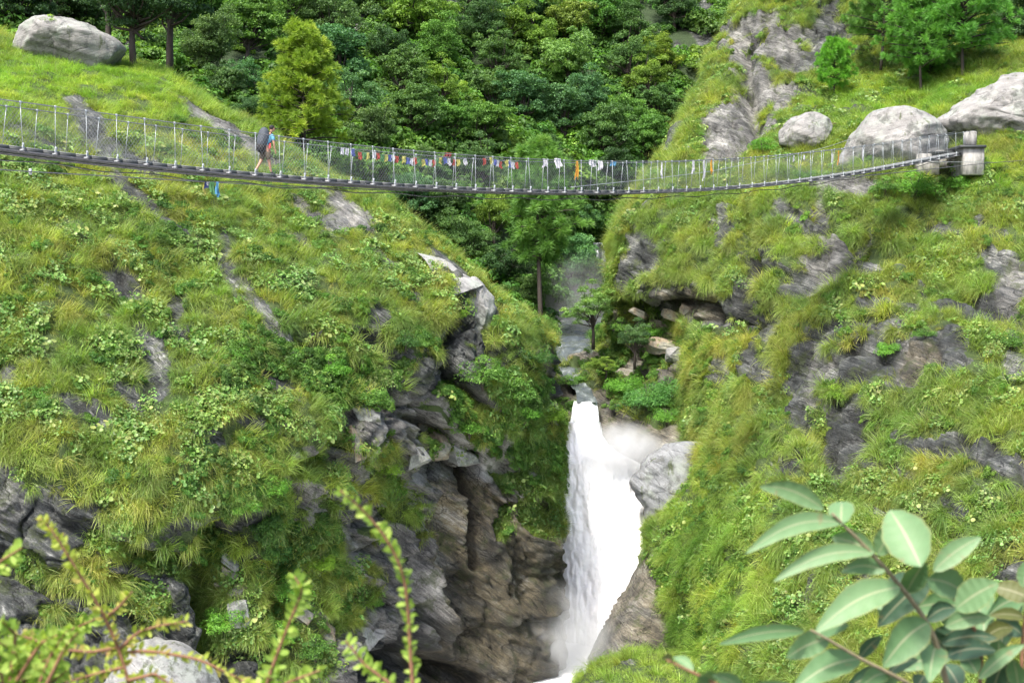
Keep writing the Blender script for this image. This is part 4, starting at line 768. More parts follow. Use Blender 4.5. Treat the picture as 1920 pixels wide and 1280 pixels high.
# ------------------------------------------------------------------ shrubs one can tell apart
SB = [bush_mesh('foliage', 26, 120, 1., .085, M['shrubleaf'], 950+k, .8, .55) for k in range(4)]
FERN = bush_mesh('foliage', 40, 90, 1., .13, M['shrubleaf'], 960, .75, .22)
def stems(seed):
    r = np.random.default_rng(seed); b = MB()
    for k in range(6): d = norm(np.array([r.normal(0, .5), r.normal(0, .5), 1.])); b.tube([(0, 0, -.5), d*.3, d*.8+r.normal(0, .06, 3)], [.04, .025, .008], 5)
    return b.mesh('stem', M['bark'], True)
ST = [stems(1), stems(2)]
SHRUBS = [(1165, 612, 24, 3, 'mid', 'shrub hanging at the left end of the rock overhang above the river'), (1228, 622, 24, 1, 'fresh', 'leafy shrub below the middle of the rock overhang'), (1122, 628, 20, 2, 'grey', 'grey-green bush at the river edge beside the small leaning tree'), (1290, 640, 20, 0, 'mid', 'shrub at the right end of the rock overhang'), (1062, 715, 18, 1, 'mid', 'dark bush on the left bank just above the lip of the fall'), (1175, 722, 34, 'f', 'fresh', 'fresh green feathery shrub at the left of the clump above the upper cascade'), (1215, 745, 46, 'f', 'blue', 'large feathery blue-green bamboo shrub above the wet rock bowl'), (1262, 728, 36, 'f', 'blue', 'feathery blue-green shrub against the foot of the right hillside'), (1250, 780, 26, 'f', 'fresh', 'small feathery shrub drooping over the wet rock bowl'),
 (905, 700, 42, 0, 'mid', 'rounded dark green shrub on the ledge below the upright rock face'), (955, 735, 44, 1, 'mid', 'middle shrub of the thicket on the left cliff above the brown wall'), (1000, 670, 32, 2, 'dark', 'shrub hanging under the grassy tip of the left ridge'), (985, 770, 34, 3, 'fresh', 'light leafy shrub on the left cliff edge level with the waterfall lip'), (1035, 780, 26, 1, 'lime', 'yellow-green shrub on the very edge beside the upper cascade'), (880, 800, 30, 0, 'fresh', 'shrub above the pale cracked stones of the left cliff'),
 (700, 745, 34, 2, 'mid', 'low shrub on the shaded ledge left of the pale cracked stones'), (620, 690, 34, 3, 'fresh', 'spreading shrub above the shaded ledges of the left cliff'), (760, 640, 26, 0, 'dark', 'dark shrub left of the upright rock face'), (860, 590, 18, 5, 'lime', 'small leafy plant just under the corner of the grey slab'),
 (510, 915, 34, 1, 'fresh', 'bright leafy shrub hanging at the top of the dark gully'), (455, 950, 30, 3, 'fresh', 'bright shrub left of the dark gully on the lower cliff'), (520, 1040, 32, 2, 'blue', 'blue-green small-leaved shrub beside the stacked stones'), (545, 1105, 36, 0, 'fresh', 'fresh shrub right of the stacked pale stones'), (600, 1055, 32, 'f', 'lime', 'yellow-green tussocky shrub on the lower cliff'), (420, 1160, 40, 2, 'fresh', 'bright green shrub at the foot of the stacked pale stones'), (520, 1190, 40, 1, 'fresh', 'lowest bright green shrub near the bottom edge left of the middle'), (590, 1215, 36, 3, 'mid', 'shrub above the bottom edge right of the upright sprig'), (720, 880, 30, 'f', 'lime', 'hanging yellow-green tuft shrub on the cliff above the pale folded rock'), (700, 1130, 16, 2, 'fresh', 'tiny shrub in the folds of pale rock beside the tall sprig'),
 (1715, 352, 40, 0, 'fresh', 'dark green shrub below the concrete abutment'), (1660, 350, 26, 3, 'mid', 'shrub left of the one below the concrete abutment'), (1800, 345, 26, 2, 'fresh', 'shrub at the foot of the concrete pillar'), (1430, 275, 24, 1, 'fresh', 'shrub left of the smaller pale boulder above the bridge'), (1510, 330, 20, 2, 'mid', 'shrub under the smaller pale boulder close to the deck'), (1565, 740, 24, 0, 'lime', 'rounded light shrub under the slate patch of the right hillside'), (1665, 655, 24, 2, 'fresh', 'round bright shrub on the upper edge of the slate patch'), (1735, 625, 18, 3, 'mid', 'shrub at the right above the slate patch'), (1440, 1025, 24, 1, 'dark', 'dark leafy plant left of the large foreground leaves'), (1400, 880, 20, 2, 'dark', 'dark shrub on the lower middle of the right hillside'), (1895, 640, 26, 0, 'mid', 'dark green shrub at the right edge halfway up'), (1590, 1000, 26, 3, 'fresh', 'small-leaved shrub behind the foreground leaf tips'),
 (95, 52, 14, 3, 'lime', 'leafy yellow-green shrub growing on top of the big left boulder'), (420, 185, 20, 1, 'mid', 'green bush on the left crest among the slate strips'), (335, 225, 15, 1, 'mid', 'dark little bush above the deck on the left hillside')]
for k, (px, py, rp, v, c, lab) in enumerate(SHRUBS):
    if lab.endswith('big left boulder'): loc = P(95, 47, 79.6); D = 110.
    else:
        h = hit(px, py+rp*.4); D = depth_of(h[0]); loc = P(px, py+rp*.25, D-.3)
    o = empty('shrub', loc, k*1.1); s = rp*1.1/F*D; o.scale = (s, s, s)
    f = obj('foliage', FERN if v == 'f' else SB[int(v) % 4], o); f.color = (*[x*1.15 for x in TC[c]], 1); obj('stem', ST[k % 2], o)
    tag(o, lab, 'shrub', 'shrubs on the gorge sides')
# ------------------------------------------------------------------ boulders
def boulder(name, outline, D, depth, mat, label, seed, amp=.25, facet=.5, zone=None):
    ol = pts(outline); c = ol.mean(0); ol = c+(ol-c)*1.13; a = np.arctan2(ol[:, 1]-c[1], ol[:, 0]-c[0]); rr = np.hypot(*(ol-c).T); o = np.argsort(a); a, rr = a[o], rr[o]
    n = 110; th, ph = np.meshgrid(np.linspace(-math.pi, math.pi, n, endpoint=False), np.linspace(0.0, math.pi, n//2))
    r = np.interp(th, np.r_[a[-1]-2*math.pi, a, a[0]+2*math.pi], np.r_[rr[-1], rr, rr[0]])
    sp = np.sin(ph)**.75; W = PN(c[0]+r*np.cos(th)*sp, c[1]+r*np.sin(th)*sp, np.full_like(r, D)); W = W+np.array([0, 1, 0])*(-np.cos(ph)*depth)[..., None]
    ctr = np.array(P(c[0], c[1], D)); d = norm(W-ctr); w1, w2, wid = worley(W*facet+seed, seed)
    rp = np.random.default_rng(seed); ext = np.abs(W-ctr).reshape(-1, 3).max(0)
    for _ in range(9):
        pn = norm(rp.normal(size=3)*np.array([1, 1, .8])-np.array([0, .5, 0])); q = (W-ctr)/ext; pr = (q*pn).sum(-1); cc_ = rp.uniform(.74, .9); W = W-(np.clip(pr-cc_, 0, 9)*.92)[..., None]*pn*ext
    W = W+d*(amp*(.6*fbm(W*.5, 4, seed)+.5*(wid-.5)+.18*strata(W, (.2, -.3, .93), .55, seed+1)+.18*fbm(W*3, 4, seed+2)))[..., None]
    h, w = th.shape; i = np.arange(h*w).reshape(h, w); j = np.roll(i, -1, 1); Q = np.stack([i[:-1], j[:-1], j[1:], i[1:]], -1).reshape(-1, 4)
    W0 = W.reshape(-1, 3); loc = ctr; ob = obj(name, mesh_np(name, W0-loc, Q[:, ::-1], mat, False), loc=Vector(loc)); return tag(ob, label, 'boulder' if name == 'boulder' else 'rock')
boulder('boulder', [(38, 110), (44, 78), (60, 48), (85, 38), (120, 42), (150, 50), (185, 64), (214, 82), (226, 112), (200, 126), (110, 130), (42, 128)], 81.4, 2.6, M['boulder'], 'big pale lichen-covered boulder on the grassy crest at the upper left', 31, .35)
boulder('boulder', [(1585, 310), (1600, 275), (1622, 238), (1650, 212), (1680, 208), (1715, 215), (1742, 228), (1765, 260), (1770, 300), (1740, 318), (1650, 325)], 81.5, 2.8, M['boulder'], 'large rounded pale boulder behind the right end of the bridge', 32, .35)
boulder('boulder', [(1462, 262), (1475, 240), (1500, 222), (1540, 221), (1554, 232), (1552, 255), (1530, 285), (1500, 282), (1470, 278)], 87.5, 1.8, M['boulder'], 'smaller pale boulder left of the large rounded one above the railing', 33, .3)
boulder('boulder', [(1765, 232), (1790, 210), (1830, 185), (1860, 165), (1930, 160), (2000, 190), (1990, 270), (1900, 285), (1850, 268), (1800, 255)], 83, 2.4, M['boulder'], 'craggy pale outcrop above the concrete abutment at the right edge', 34, .6, .8)
boulder('boulder', [(1188, 905), (1205, 885), (1240, 850), (1275, 828), (1310, 840), (1320, 920), (1270, 960), (1235, 990), (1222, 985), (1212, 945), (1196, 920)], 74.8, 1.6, M['wetgrey'], 'wet grey rock shouldering into the right side of the waterfall', 35, .35)
boulder('boulder', [(180, 1290), (200, 1250), (240, 1222), (300, 1212), (345, 1225), (385, 1260), (400, 1320), (180, 1330)], 47.5, 1.4, M['slab'], 'pale smooth cracked boulder at the bottom behind the left sprigs', 36, .25)
def block(px, py, D, hx, hy, hz, ang, mat, label, seed, group):
    """angular split stone: hull of points, subdivided and chipped"""
    r = np.random.default_rng(seed); bm = bmesh.new()
    for k in range(16):
        p = r.uniform(-1, 1, 3); j = r.integers(0, 3); p[j] = np.sign(p[j])*r.uniform(.85, 1); bm.verts.new(p*np.array([hx, hy, hz]))
    h = bmesh.ops.convex_hull(bm, input=bm.verts); bmesh.ops.delete(bm, geom=[v for v in bm.verts if not v.link_faces], context='VERTS'); bmesh.ops.subdivide_edges(bm, edges=bm.edges[:], cuts=3, use_grid_fill=True)
    me = bpy.data.meshes.new('rock'); bm.to_mesh(me); bm.free(); V = np.empty(len(me.vertices)*3, np.float32); me.vertices.foreach_get('co', V); V = V.reshape(-1, 3).astype(float)
    V = V+norm(V)*(.16*hz*fbm(V*1.7+seed, 3, seed)+.08*strata(V+seed, (0, -.2, 1), .16, seed))[:, None]; me.vertices.foreach_set('co', V.astype(np.float32).ravel()); me.update(); me.materials.append(mat)
    o = obj('rock', me, None, P(px, py, D)); o.rotation_euler = (r.uniform(-.2, .2), R(ang), r.uniform(-.5, .5)); return tag(o, label, 'rock', group)
for k, (px, py, D, hx, hz, an, m_, lab) in enumerate([
 (1200, 588, 85.9, .55, .2, 24, 'tan', 'leftmost thin tan slab under the rock overhang'), (1262, 590, 84, .7, .3, 18, 'tan', 'blocky tan stone right of the middle of the overhang'), (1300, 584, 83.2, .75, .35, 14, 'tan', 'orange-tan block at the right end of the overhang'), (1310, 608, 82.8, .7, .22, 20, 'tan', 'thin tan slab below the right end of the overhang'),
 (1215, 560, 85.4, .9, .2, 24, 'slab', 'grey slab wedged in the roof of the rock overhang'), (1240, 650, 84.2, .9, .5, 15, 'tan', 'pale block below the overhang beside the right hillside'), (1275, 668, 83, .8, .45, 20, 'slab', 'grey block resting against the right hillside above the shrubs'),]):
    block(px, py, D, hx, .7, hz, an, M[m_], lab, 1000+k, 'split stones by the river')
for k, (px, py, hx, hz, an, m_, lab) in enumerate([
 (438, 1052, .42, .13, 34, 'slab', 'topmost thin slab of the stone stack in the dark gully'), (428, 1072, .36, .15, 30, 'tan', 'second slab of the stone stack in the dark gully'), (420, 1098, .26, .2, 40, 'tan', 'small pale block at the left of the stone stack in the dark gully'), (446, 1104, .34, .24, 20, 'tan', 'pale block in the middle of the stone stack in the dark gully'), (448, 1150, .36, .5, -8, 'slab', 'tall grey stone at the bottom of the stone stack'),
 (668, 830, .34, .75, -22, 'tan', 'leaning pale stone blade beside the hanging tufts'), (790, 800, .5, .5, 30, 'tan', 'pale block at the upper left of the cracked stones above the brown wall'), (822, 838, .55, .6, 10, 'tan', 'largest of the cracked pale stones above the brown wall'), (780, 860, .4, .45, 50, 'slab', 'grey stone at the lower left of the cracked stones above the brown wall'), (870, 860, .8, .4, 25, 'slab', 'broad grey stone right of the cracked pale stones'), (610, 1190, .5, .35, 35, 'tan', 'pale stone near the bottom behind the upright sprig'), (690, 1190, .6, .4, 25, 'slab', 'dark-edged stone low on the cliff beside the drooping sprig'),
 (690, 775, .7, .3, 35, 'slab', 'grey ledge stone above the hanging tufts'), (560, 1150, .45, .3, 30, 'tan', 'tan stone among the lowest bright shrubs')]):
    h = hit(px, py, ['hillside_left']); D = depth_of(h[0]); block(px, py, D+.15, hx, .5, hz, an, M[m_], lab, 1100+k, 'loose stones of the left cliff')
# grey slab and the upright face under its corner
SD = [min(depth_of(hit(a_, b_, ['hillside_left'])[0]), depth_of(hit(a_-8, b_+8, ['hillside_left'])[0]))-.12 for a_, b_ in ((782, 478), (825, 488), (852, 552), (885, 535))]; print('SLAB', SD)
def slab_fn(u, v):
    c = np.array([[782, 476, SD[0]], [828, 486, SD[1]], [852, 556, SD[2]], [905, 538, SD[3]]])
    a = c[0]*(1-u[..., None])+c[1]*u[..., None]; b = c[2]*(1-u[..., None])+c[3]*u[..., None]; vv = v[..., None]; q = a*(1-vv)+b*vv
    W = PN(q[..., 0]+3*np.sin(v*9), q[..., 1], q[..., 2]-.2); W[..., 2] += .05*fbm(W*1.2, 4, 71)+.02*fbm(W*5, 3, 72)+.05; return W
tag(grid_sheet('rock_slab', slab_fn, 60, 60, M['slab'], .9), 'long smooth grey slab lying flat in the grass at the left ridge corner', 'rock')
boulder('boulder', [(860, 548), (888, 530), (908, 545), (922, 600), (915, 660), (890, 700), (858, 695), (850, 640), (862, 590)], 66.6, .9, M['slab'], 'upright dark-edged rock face under the corner of the grey slab', 46, .5, .7)
# ------------------------------------------------------------------ suspension bridge
xA, DA = (42-960)/F*38.5, 38.5; xB, DB = (1826-960)/F*78, 78.
sx = (xB-xA)/(DB-DA)
def lineD(px, off=0.): return (DA*sx-xA+off)/(sx-(px-960)/F)
LOW = pts([(-150, 252), (0, 271), (42, 277), (163, 291), (277, 304), (385, 316), (485, 324), (622, 337), (725, 345), (860, 352), (1000, 356), (1150, 357), (1250, 354), (1400, 348), (1500, 340), (1600, 326), (1700, 306), (1790, 289), (1826, 284)])
TOP = pts([(-150, 168), (0, 187), (42, 192), (163, 207), (277, 222), (385, 238), (485, 250), (622, 268), (725, 281), (832, 288), (900, 293), (1000, 298), (1150, 300), (1300, 300), (1400, 296), (1500, 290), (1630, 275), (1750, 255), (1826, 246)])
def sm(T):
    D = lineD(T[:, 0]); X = (T[:, 0]-960)/F*D; Y = np.array([P(a, b, d)[1] for (a, b), d in zip(T, D)]); Z = np.array([P(a, b, d)[2] for (a, b), d in zip(T, D)])
    L = np.hypot(X-X[0], Y-Y[0]); c = np.polyfit(L, Z, 5); return X, Y, L, c
XL, YL, LL, cL = sm(LOW); XT, YT, LT, cT = sm(TOP)
B0 = np.array([XL[0], YL[0]]); BD = np.array([XL[-1]-XL[0], YL[-1]-YL[0]]); BL = np.hypot(*BD); BD = BD/BL; BN = np.array([-BD[1], BD[0]]); WID = 1.1
def bp(s, w=0., z=0., top=False):
    """point of the bridge: s metres along, w metres away from the near edge, z above the deck edge or handrail"""
    s = np.asarray(s, float); q = B0+s[..., None]*BD+np.asarray(w)[..., None]*BN if np.ndim(s) else B0+s*BD+w*BN
    return np.concatenate([q, (np.polyval(cT if top else cL, s)+z)[..., None]], -1) if np.ndim(s) else Vector((q[0], q[1], float(np.polyval(cT if top else cL, s))+z))
def s_of(px): D = lineD(px); q = P(px, 300, D); return float((np.array([q[0], q[1]])-B0)@BD)
bridge = empty('suspension_bridge', bp(0.))
tag(bridge, 'long steel cable footbridge with netting sides sagging across the gorge', 'bridge')
bl = np.array(bp(0.)); SS = np.linspace(0, BL, 120)
def bpart(name, mb, mat, smooth=True):
    o = mb.build(name, mat, bridge, smooth)
    v = np.empty(len(o.data.vertices)*3, np.float32); o.data.vertices.foreach_get('co', v); v = v.reshape(-1, 3)-bl.astype(np.float32); o.data.vertices.foreach_set('co', v.ravel()); o.data.update(); return o
for w in (0., WID):
    bpart('handrail_cable', MB().tube(bp(SS, np.full(120, w), 0, True), .016, 6), M['rail'])
    bpart('deck_cable', MB().tube(bp(SS, np.full(120, w), -.10), .022, 6), M['steel_dark'])
for w in (.28, .82): bpart('deck_cable', MB().tube(bp(SS, np.full(120, w), -.10), .02, 5), M['steel_dark'])
bpart('deck_cable', MB().tube(bp(SS, np.full(120, .55), -.30+.04*np.sin(SS*2)), .018, 5), M['steel_dark'])
# decking: grating panels laid end to end between the crossbeams
dk = MB(); dp_ = MB()
for side in (0,):
    for i in range(119):
        a0, a1, b1, b0 = bp(SS[i]+.01, .06, .0), bp(SS[i+1]-.01, .06, .0), bp(SS[i+1]-.01, WID-.06, .0), bp(SS[i]+.01, WID-.06, .0)
        V = [a0, a1, b1, b0]+[v+Vector((0, 0, .035)) for v in (a0, a1, b1, b0)]
        FQ = [(3, 2, 1, 0), (4, 5, 6, 7), (0, 1, 5, 4), (1, 2, 6, 5), (2, 3, 7, 6), (3, 0, 4, 7)]
        dp_.add([tuple(v+Vector((0, 0, .0))) for v in V], FQ); dk.add([tuple(v-Vector((0, 0, .095))) for v in V[:4]]+[tuple(v-Vector((0, 0, .003))) for v in V[:4]], FQ)
bpart('deck', dk, M['deck_dark'], False)
bpart('deck_plate', dp_, M['deck_top'], False)
def hpos():
    out = []; s = s_of(42)
    while s > 1.: s -= .95
    while s < BL-.3: out.append(s); s += .95
    return out
HS = hpos(); rh = random.Random(3); nh = 0; rest = MB()
dirv = [Vector((*BD, 0)), Vector((*BN, 0)), Vector((0, 0, 1))]
for i, s in enumerate(HS):
    cb = MB(); cb.box(bp(s, WID/2, -.075), (.04, WID/2+.14, .035), dirv)
    bpart('crossbeam', cb, M['steel_dark'], False)
    br = MB(); br.box(bp(s, -.07, -.01), (.035, .012, .07), dirv, .008); br.box(bp(s-.02, -.08, -.075), (.065, .05, .016), dirv, .008); br.box(bp(s, -.075, .08), (.022, .03, .05), dirv, .006)
    bpart('bracket', br, M['steel'], False)
    for w in (-.05, WID+.05):
        far = w > 0; ln = rh.uniform(-.06, .06)+( .06 if far else 0); mb = MB()
        hb, ht = bp(s, w, .06), bp(s+ln, max(0, min(WID, w)), -.005, True); mid = (hb*.5+ht*.5)+Vector((*BD, 0))*rh.uniform(-.012, .012)
        mb.tube([hb, mid, ht], .0095, 6); mb.box(ht, (.03, .022, .035), dirv, .006); mb.tube([ht-Vector((0, 0, .14)), ht], .015, 6)
        if nh < 100 or not far and nh < 108: bpart('hanger', mb, M['steel'])
        else:
            for v, q, t in ((mb, None, None),):
                off = rest.n; rest.V += mb.V; rest.Q += [x+off for x in mb.Q]; rest.T += [x+off for x in mb.T]; rest.n += mb.n
        nh += 1
if rest.n: r_ = bpart('hanger', rest, M['steel']); r_['kind'] = 'stuff'
for w in (-.02, WID+.02):   # diamond wire netting between handrail and deck
    V = []; Q = []; n = 0; st = .11
    for s in np.arange(0, BL-.9, st):
        for dr in (1, -1):
            m = 6; ss = np.linspace(s, s+.85, m) if dr > 0 else np.linspace(s+.85, s, m); f = np.linspace(.02, .97, m)
            lo = bp(ss, np.full(m, w), .05); hi = bp(ss, np.full(m, w), 0, True); p = lo*(1-f[:, None])+hi*f[:, None]
            wv = np.array([BD[0], BD[1], 0])*.0028
            for k in range(m): V += [p[k]-wv, p[k]+wv]
            for k in range(m-1): Q.append((n+2*k, n+2*k+1, n+2*k+3, n+2*k+2))
            n += 2*m
    mb = MB(); mb.add(V, Q); bpart('netting', mb, M['net'], False)
# guy cables
def cable(points, rad, label, extra=None):
    c = [P(*q) for q in points]; t = np.linspace(0, len(c)-1, 60); A = np.array([tuple(v) for v in c]); k = np.arange(len(c)); A = np.stack([np.interp(t, k, A[:, j]) for j in range(3)], -1)
    ker = np.ones(5)/5; B = A.copy(); 
    for j in range(3): B[2:-2, j] = np.convolve(A[:, j], ker, 'valid')
    o = empty('cable', Vector(B[0])); MB().tube(B-B[0], rad, 6).build('rope', M['steel_dark'] if rad > .012 else M['steel'], o, True)
    tag(o, label, 'cable', 'steel guy cables'); return o, B[0]
o, b0 = cable([(-60, 314, 36), (57, 322, 38), (200, 330, 40), (400, 342, 43), (560, 350, 45.5), (700, 356, 48), (860, 360, 51), (1000, 362, 53)], .016, 'thin guy cable slung below the left half of the bridge, carrying the cloths')
cl = MB(); cl.box(np.array(P(57, 322, 38))-b0, (.04, .03, .08), None, .01); cl.build('clamp', M['steel'], o)
cable([(1200, 361, 57), (1330, 355, 60), (1500, 342, 64), (1700, 322, 71), (1850, 306, 76), (1935, 300, 78.5)], .02, 'guy cable running below the right half of the bridge to the right bank')
cable([(1070, 351, 54), (1200, 338, 57.5), (1330, 322, 61.5), (1440, 300, 68), (1545, 278, 76), (1652, 241, 88)], .012, 'pale thin cable rising from midspan across the right railing to the plank ledge')
cable([(1740, 304, 74.5), (1800, 304, 75.5), (1862, 304, 77.5)], .012, 'short thin cable stretched across the dark opening of the abutment')
# plank ledge
pl = empty('plank_ledge', P(1585, 240, 89)); b = MB(); b.box((0, 0, .25), (1.05, .3, .035), None, .01); b.box((0, .1, .12), (.95, .2, .02)); b.build('plank', M['wood'], pl)
for x in (-.8, .1, .8): MB().box((x, 0, -.25), (.06, .06, .45), None, .01).build('leg', M['wood'], pl)
tag(pl, 'dark plank ledge on short posts between the two pale boulders', 'ledge')
# abutment
ab = empty('bridge_abutment', P(1800, 325, 78)); abl = np.array(P(1800, 325, 78))
def abox(name, x0, x1, y0, y1, D, dep, mat, bev=.04):
    a = np.array(P(x0, y1, D)); c = np.array(P(x1, y0, D)); ctr = (a+c)/2+np.array([0, dep/2, 0])-abl
    MB().box(ctr, ((c[0]-a[0])/2, dep/2, (c[2]-a[2])/2), None, bev).build(name, mat, ab)
abox('pillar', 1806, 1846, 276, 328, 76.8, 2.4, M['concrete']); abox('cap', 1800, 1850, 272, 277, 76.6, 2.8, M['deck_dark'], .02)
abox('post', 1812, 1832, 246, 271.6, 77.6, .6, M['concrete'])
abox('pillar', 1722, 1762, 288, 328, 78.4, 2.0, M['concrete']); abox('post', 1756, 1776, 248, 290, 80.6, .6, M['concrete'])
abox('back_wall', 1755, 1812, 282, 328, 79.4, .6, M['concrete'], .02); abox('deck_beam', 1750, 1806, 283, 287, 78.0, 1.0, M['deck_dark'], .01)
tag(ab, 'weathered concrete abutment with a dark opening holding the right end of the bridge', 'abutment')
# ------------------------------------------------------------------ cloths on the bridge
CC = dict(white=(.62, .62, .66), blue=(.10, .13, .38), red=(.48, .09, .06), green=(.11, .28, .11), yellow=(.55, .52, .14), orange=(.75, .36, .03), sky=(.10, .30, .50), maroon=(.20, .03, .03), grey=(.45, .47, .5))
def clothmat(n):
    t = NT('%s cloth' % n); v = t.coord(); a = t.noise(v, 9, 4); c = CC[n]; cl = t.mix(a, tuple(x*.75 for x in c), tuple(min(1, x*1.15) for x in c))
    b = t.bsdf(cl, .85); tr = t.n('ShaderNodeBsdfTranslucent', Color=cl); mx = t.n('ShaderNodeMixShader', Fac=.3); t.t.links.new(b, mx.inputs[1]); t.t.links.new(tr.outputs[0], mx.inputs[2]); return t.end(mx.outputs[0])
CM = {k: clothmat(k) for k in CC}
def cloth(w, h, seed, fold=.03, taper=0., n=10):
    u, v = np.meshgrid(np.linspace(-.5, .5, n), np.linspace(0, 1, n)); r = np.random.default_rng(seed); q = r.uniform(0, 6)
    ww = w*(1-taper*(1-v)) ; x = u*ww+.1*w*v*math.sin(q)+.05*w*np.sin(v*7+q); y = fold*np.sin(u*14+q+v*2)*(.3+v)+.04*fbm(np.stack([u*4+q, v*3, u*0], -1), 3, seed); z = -v*h*(1+.12*np.sin(u*5+q))
    p = x[..., None]*np.array([BD[0], BD[1], 0])+y[..., None]*np.array([BN[0], BN[1], 0]); p[..., 2] += z
    i = np.arange(n*n).reshape(n, n); return p.reshape(-1, 3), np.stack([i[:-1, :-1], i[:-1, 1:], i[1:, 1:], i[1:, :-1]], -1).reshape(-1, 4)
FL = [[(642, 282, 'white'), (651, 283, 'white'), (662, 284, 'blue'), (675, 290, 'red'), (683, 291, 'green'), (690, 291, 'yellow'), (702, 290, 'white'), (709, 292, 'red')],
 [(717, 295, 'green'), (724, 295, 'yellow'), (731, 295, 'blue'), (737, 296, 'white'), (744, 298, 'red')],
 [(757, 298, 'yellow'), (765, 301, 'blue'), (772, 302, 'white'), (778, 300, 'red'), (785, 303, 'green'), (794, 304, 'yellow'), (800, 303, 'blue'), (807, 305, 'white'), (814, 305, 'red'), (820, 302, 'green'), (826, 300, 'yellow'), (834, 300, 'blue'), (842, 302, 'white'), (852, 304, 'red'), (859, 304, 'yellow'), (872, 302, 'white')],
 [(908, 302, 'red'), (921, 300, 'yellow'), (929, 304, 'blue'), (933, 306, 'white'), (939, 308, 'red'), (950, 305, 'yellow'), (956, 308, 'blue'), (962, 309, 'white'), (969, 309, 'red')]]
FLAB = ['string of small prayer flags hung nearest the backpacker, fading from blue to red', 'short string of five prayer flags between the first string and the long one', 'long string of many-coloured prayer flags under the dark red cloth', 'last string of prayer flags before the tall pine, ending in a red flag']
for k, L in enumerate(FL):
    o = empty('prayer_flags', P(L[0][0], L[0][1]-8, lineD(L[0][0], -1.0))); l0 = np.array(o.location); path = []
    for j, (px, py, c) in enumerate(L):
        D = lineD(px)*1.012; top = np.array(P(px, py-5, D))-l0; V, Q = cloth(.155, .235, 100+k*20+j, .02)
        f = obj('flag', mesh_np('flag', V+top, Q, CM[c], True), o); f['label'] = '%s flag' % c; path.append(top)
    if len(path) > 1: MB().tube(path, .005, 4).build('cord', M['net'], o)
    tag(o, FLAB[k], 'prayer flags', 'prayer flag strings on the railing')
SC = [(1022, 298, .24, .30, 'white', .04, 'white cloth knotted to the railing on the left of the tall pine'), (1046, 297, .30, .34, 'white', .06, 'white knotted cloth on the railing in front of the tall pine'), (1082, 302, .20, .66, 'orange', .03, 'long orange scarf hanging at midspan right of the tall pine'), (1110, 300, .34, .24, 'white', .05, 'white bunched scarf on the rail right of the orange midspan scarf'), (1125, 301, .24, .36, 'white', .06, 'white scarf tied in a lump just left of the blue cloth'), (1150, 302, .36, .20, 'sky', .04, 'blue cloth tied along the railing right of midspan'), (1241, 304, .10, .62, 'white', .03, 'narrow twisted white ribbon where the railing crosses the right cliff edge'), (1300, 300, .16, .52, 'white', .04, 'white scarf left of the longer one, near the orange scarf by the cliff'), (1320, 300, .16, .82, 'white', .02, 'longest white scarf, hanging almost to the deck'), (1334, 299, .13, .55, 'orange', .02, 'orange scarf right of the longest white scarf'), (1488, 292, .10, .26, 'white', .02, 'tiny white cloth tied to the right railing'), (1508, 291, .12, .22, 'white', .02, 'tiny white cloth on the railing, right of the other tiny one'), (1560, 284, .12, .50, 'white', .02, 'white scarf left of the orange one near the large boulder'), (1572, 283, .12, .62, 'orange', .02, 'orange scarf on the railing before the large rounded boulder'), (1618, 277, .12, .60, 'white', .02, 'white scarf on the railing in front of the large rounded boulder'), (840, 286, .34, .16, 'maroon', .06, 'dark red cloth bundled on top of the handrail above the flags')]
for j, (px, py, w, h, c, fo, lab) in enumerate(SC):
    D = lineD(px)*1.004; V, Q = cloth(w, h, 300+j, fo, .35 if h > .4 else 0., 14); o = obj('scarf', mesh_np('scarf', V, Q, CM[c], True), loc=P(px, py, D)); tag(o, lab, 'scarf', 'scarves tied to the railing')
o = empty('cloth_bundle', P(395, 341, 42.8))
for j, (dx, w, h, c) in enumerate(((-12, .10, .34, 'yellow'), (-8, .16, .20, 'blue'), (3, .22, .34, 'green'), (12, .12, .42, 'sky'), (-3, .2, .12, 'grey'))):
    V, Q = cloth(w, h, 400+j, .04, .2); f = obj('cloth', mesh_np('cloth', V+np.array([dx/F*42.8, 0, 0]), Q, CM[c], True), o); f['label'] = 'cloth of another colour'
    f['label'] = '%s cloth' % {'sky': 'light blue'}.get(c, c)
tag(o, 'bundle of green, blue and yellow cloths hanging from the guy cable', 'cloths')
# ------------------------------------------------------------------ the walker
SKIN = simple('skin', (.42, .24, .16), .6, 0, .1, 20, .05); SHIRT = simple('light blue t-shirt cloth', (.13, .36, .52), .85, 0, .15, 14, .3); SHORTS = simple('khaki shorts cloth', (.115, .095, .065), .9, 0, .2, 14, .3)
HAIR = simple('black hair', (.012, .011, .012), .7, 0, .3, 40, .4); SHOE = simple('dark shoe', (.05, .05, .055), .7, 0, .2, 20, .2); PACK = simple('dark grey backpack cover', (.055, .065, .08), .75, 0, .25, 7, .6); REDC = simple('red cloth', (.60, .06, .07), .85, 0, .2, 14, .3); PACKB = simple('black pack fabric', (.018, .018, .02), .8, 0, .2, 9, .4)
def skin(name, joints, edges, mat, parent, sub=2, root=0):
    me = bpy.data.meshes.new(name); me.from_pydata([j[:3] for j in joints], edges, []); o = obj(name, me, parent); m = o.modifiers.new('skin', 'SKIN'); m.use_smooth_shade = True
    for v, j in zip(me.skin_vertices[0].data, joints): v.radius = (j[3], j[4] if len(j) > 4 else j[3]); v.use_root = False
    me.skin_vertices[0].data[root].use_root = True; s = o.modifiers.new('sub', 'SUBSURF'); s.levels = sub; s.render_levels = sub; me.materials.append(mat); return o
sP = s_of(516); pp = bp(sP, .5, .036); per = empty('person', pp, math.atan2(BD[1], BD[0])); K = .9; slope = .0
per.scale = (K, K, K); tilt = float(np.polyval(np.polyder(cL), sP))
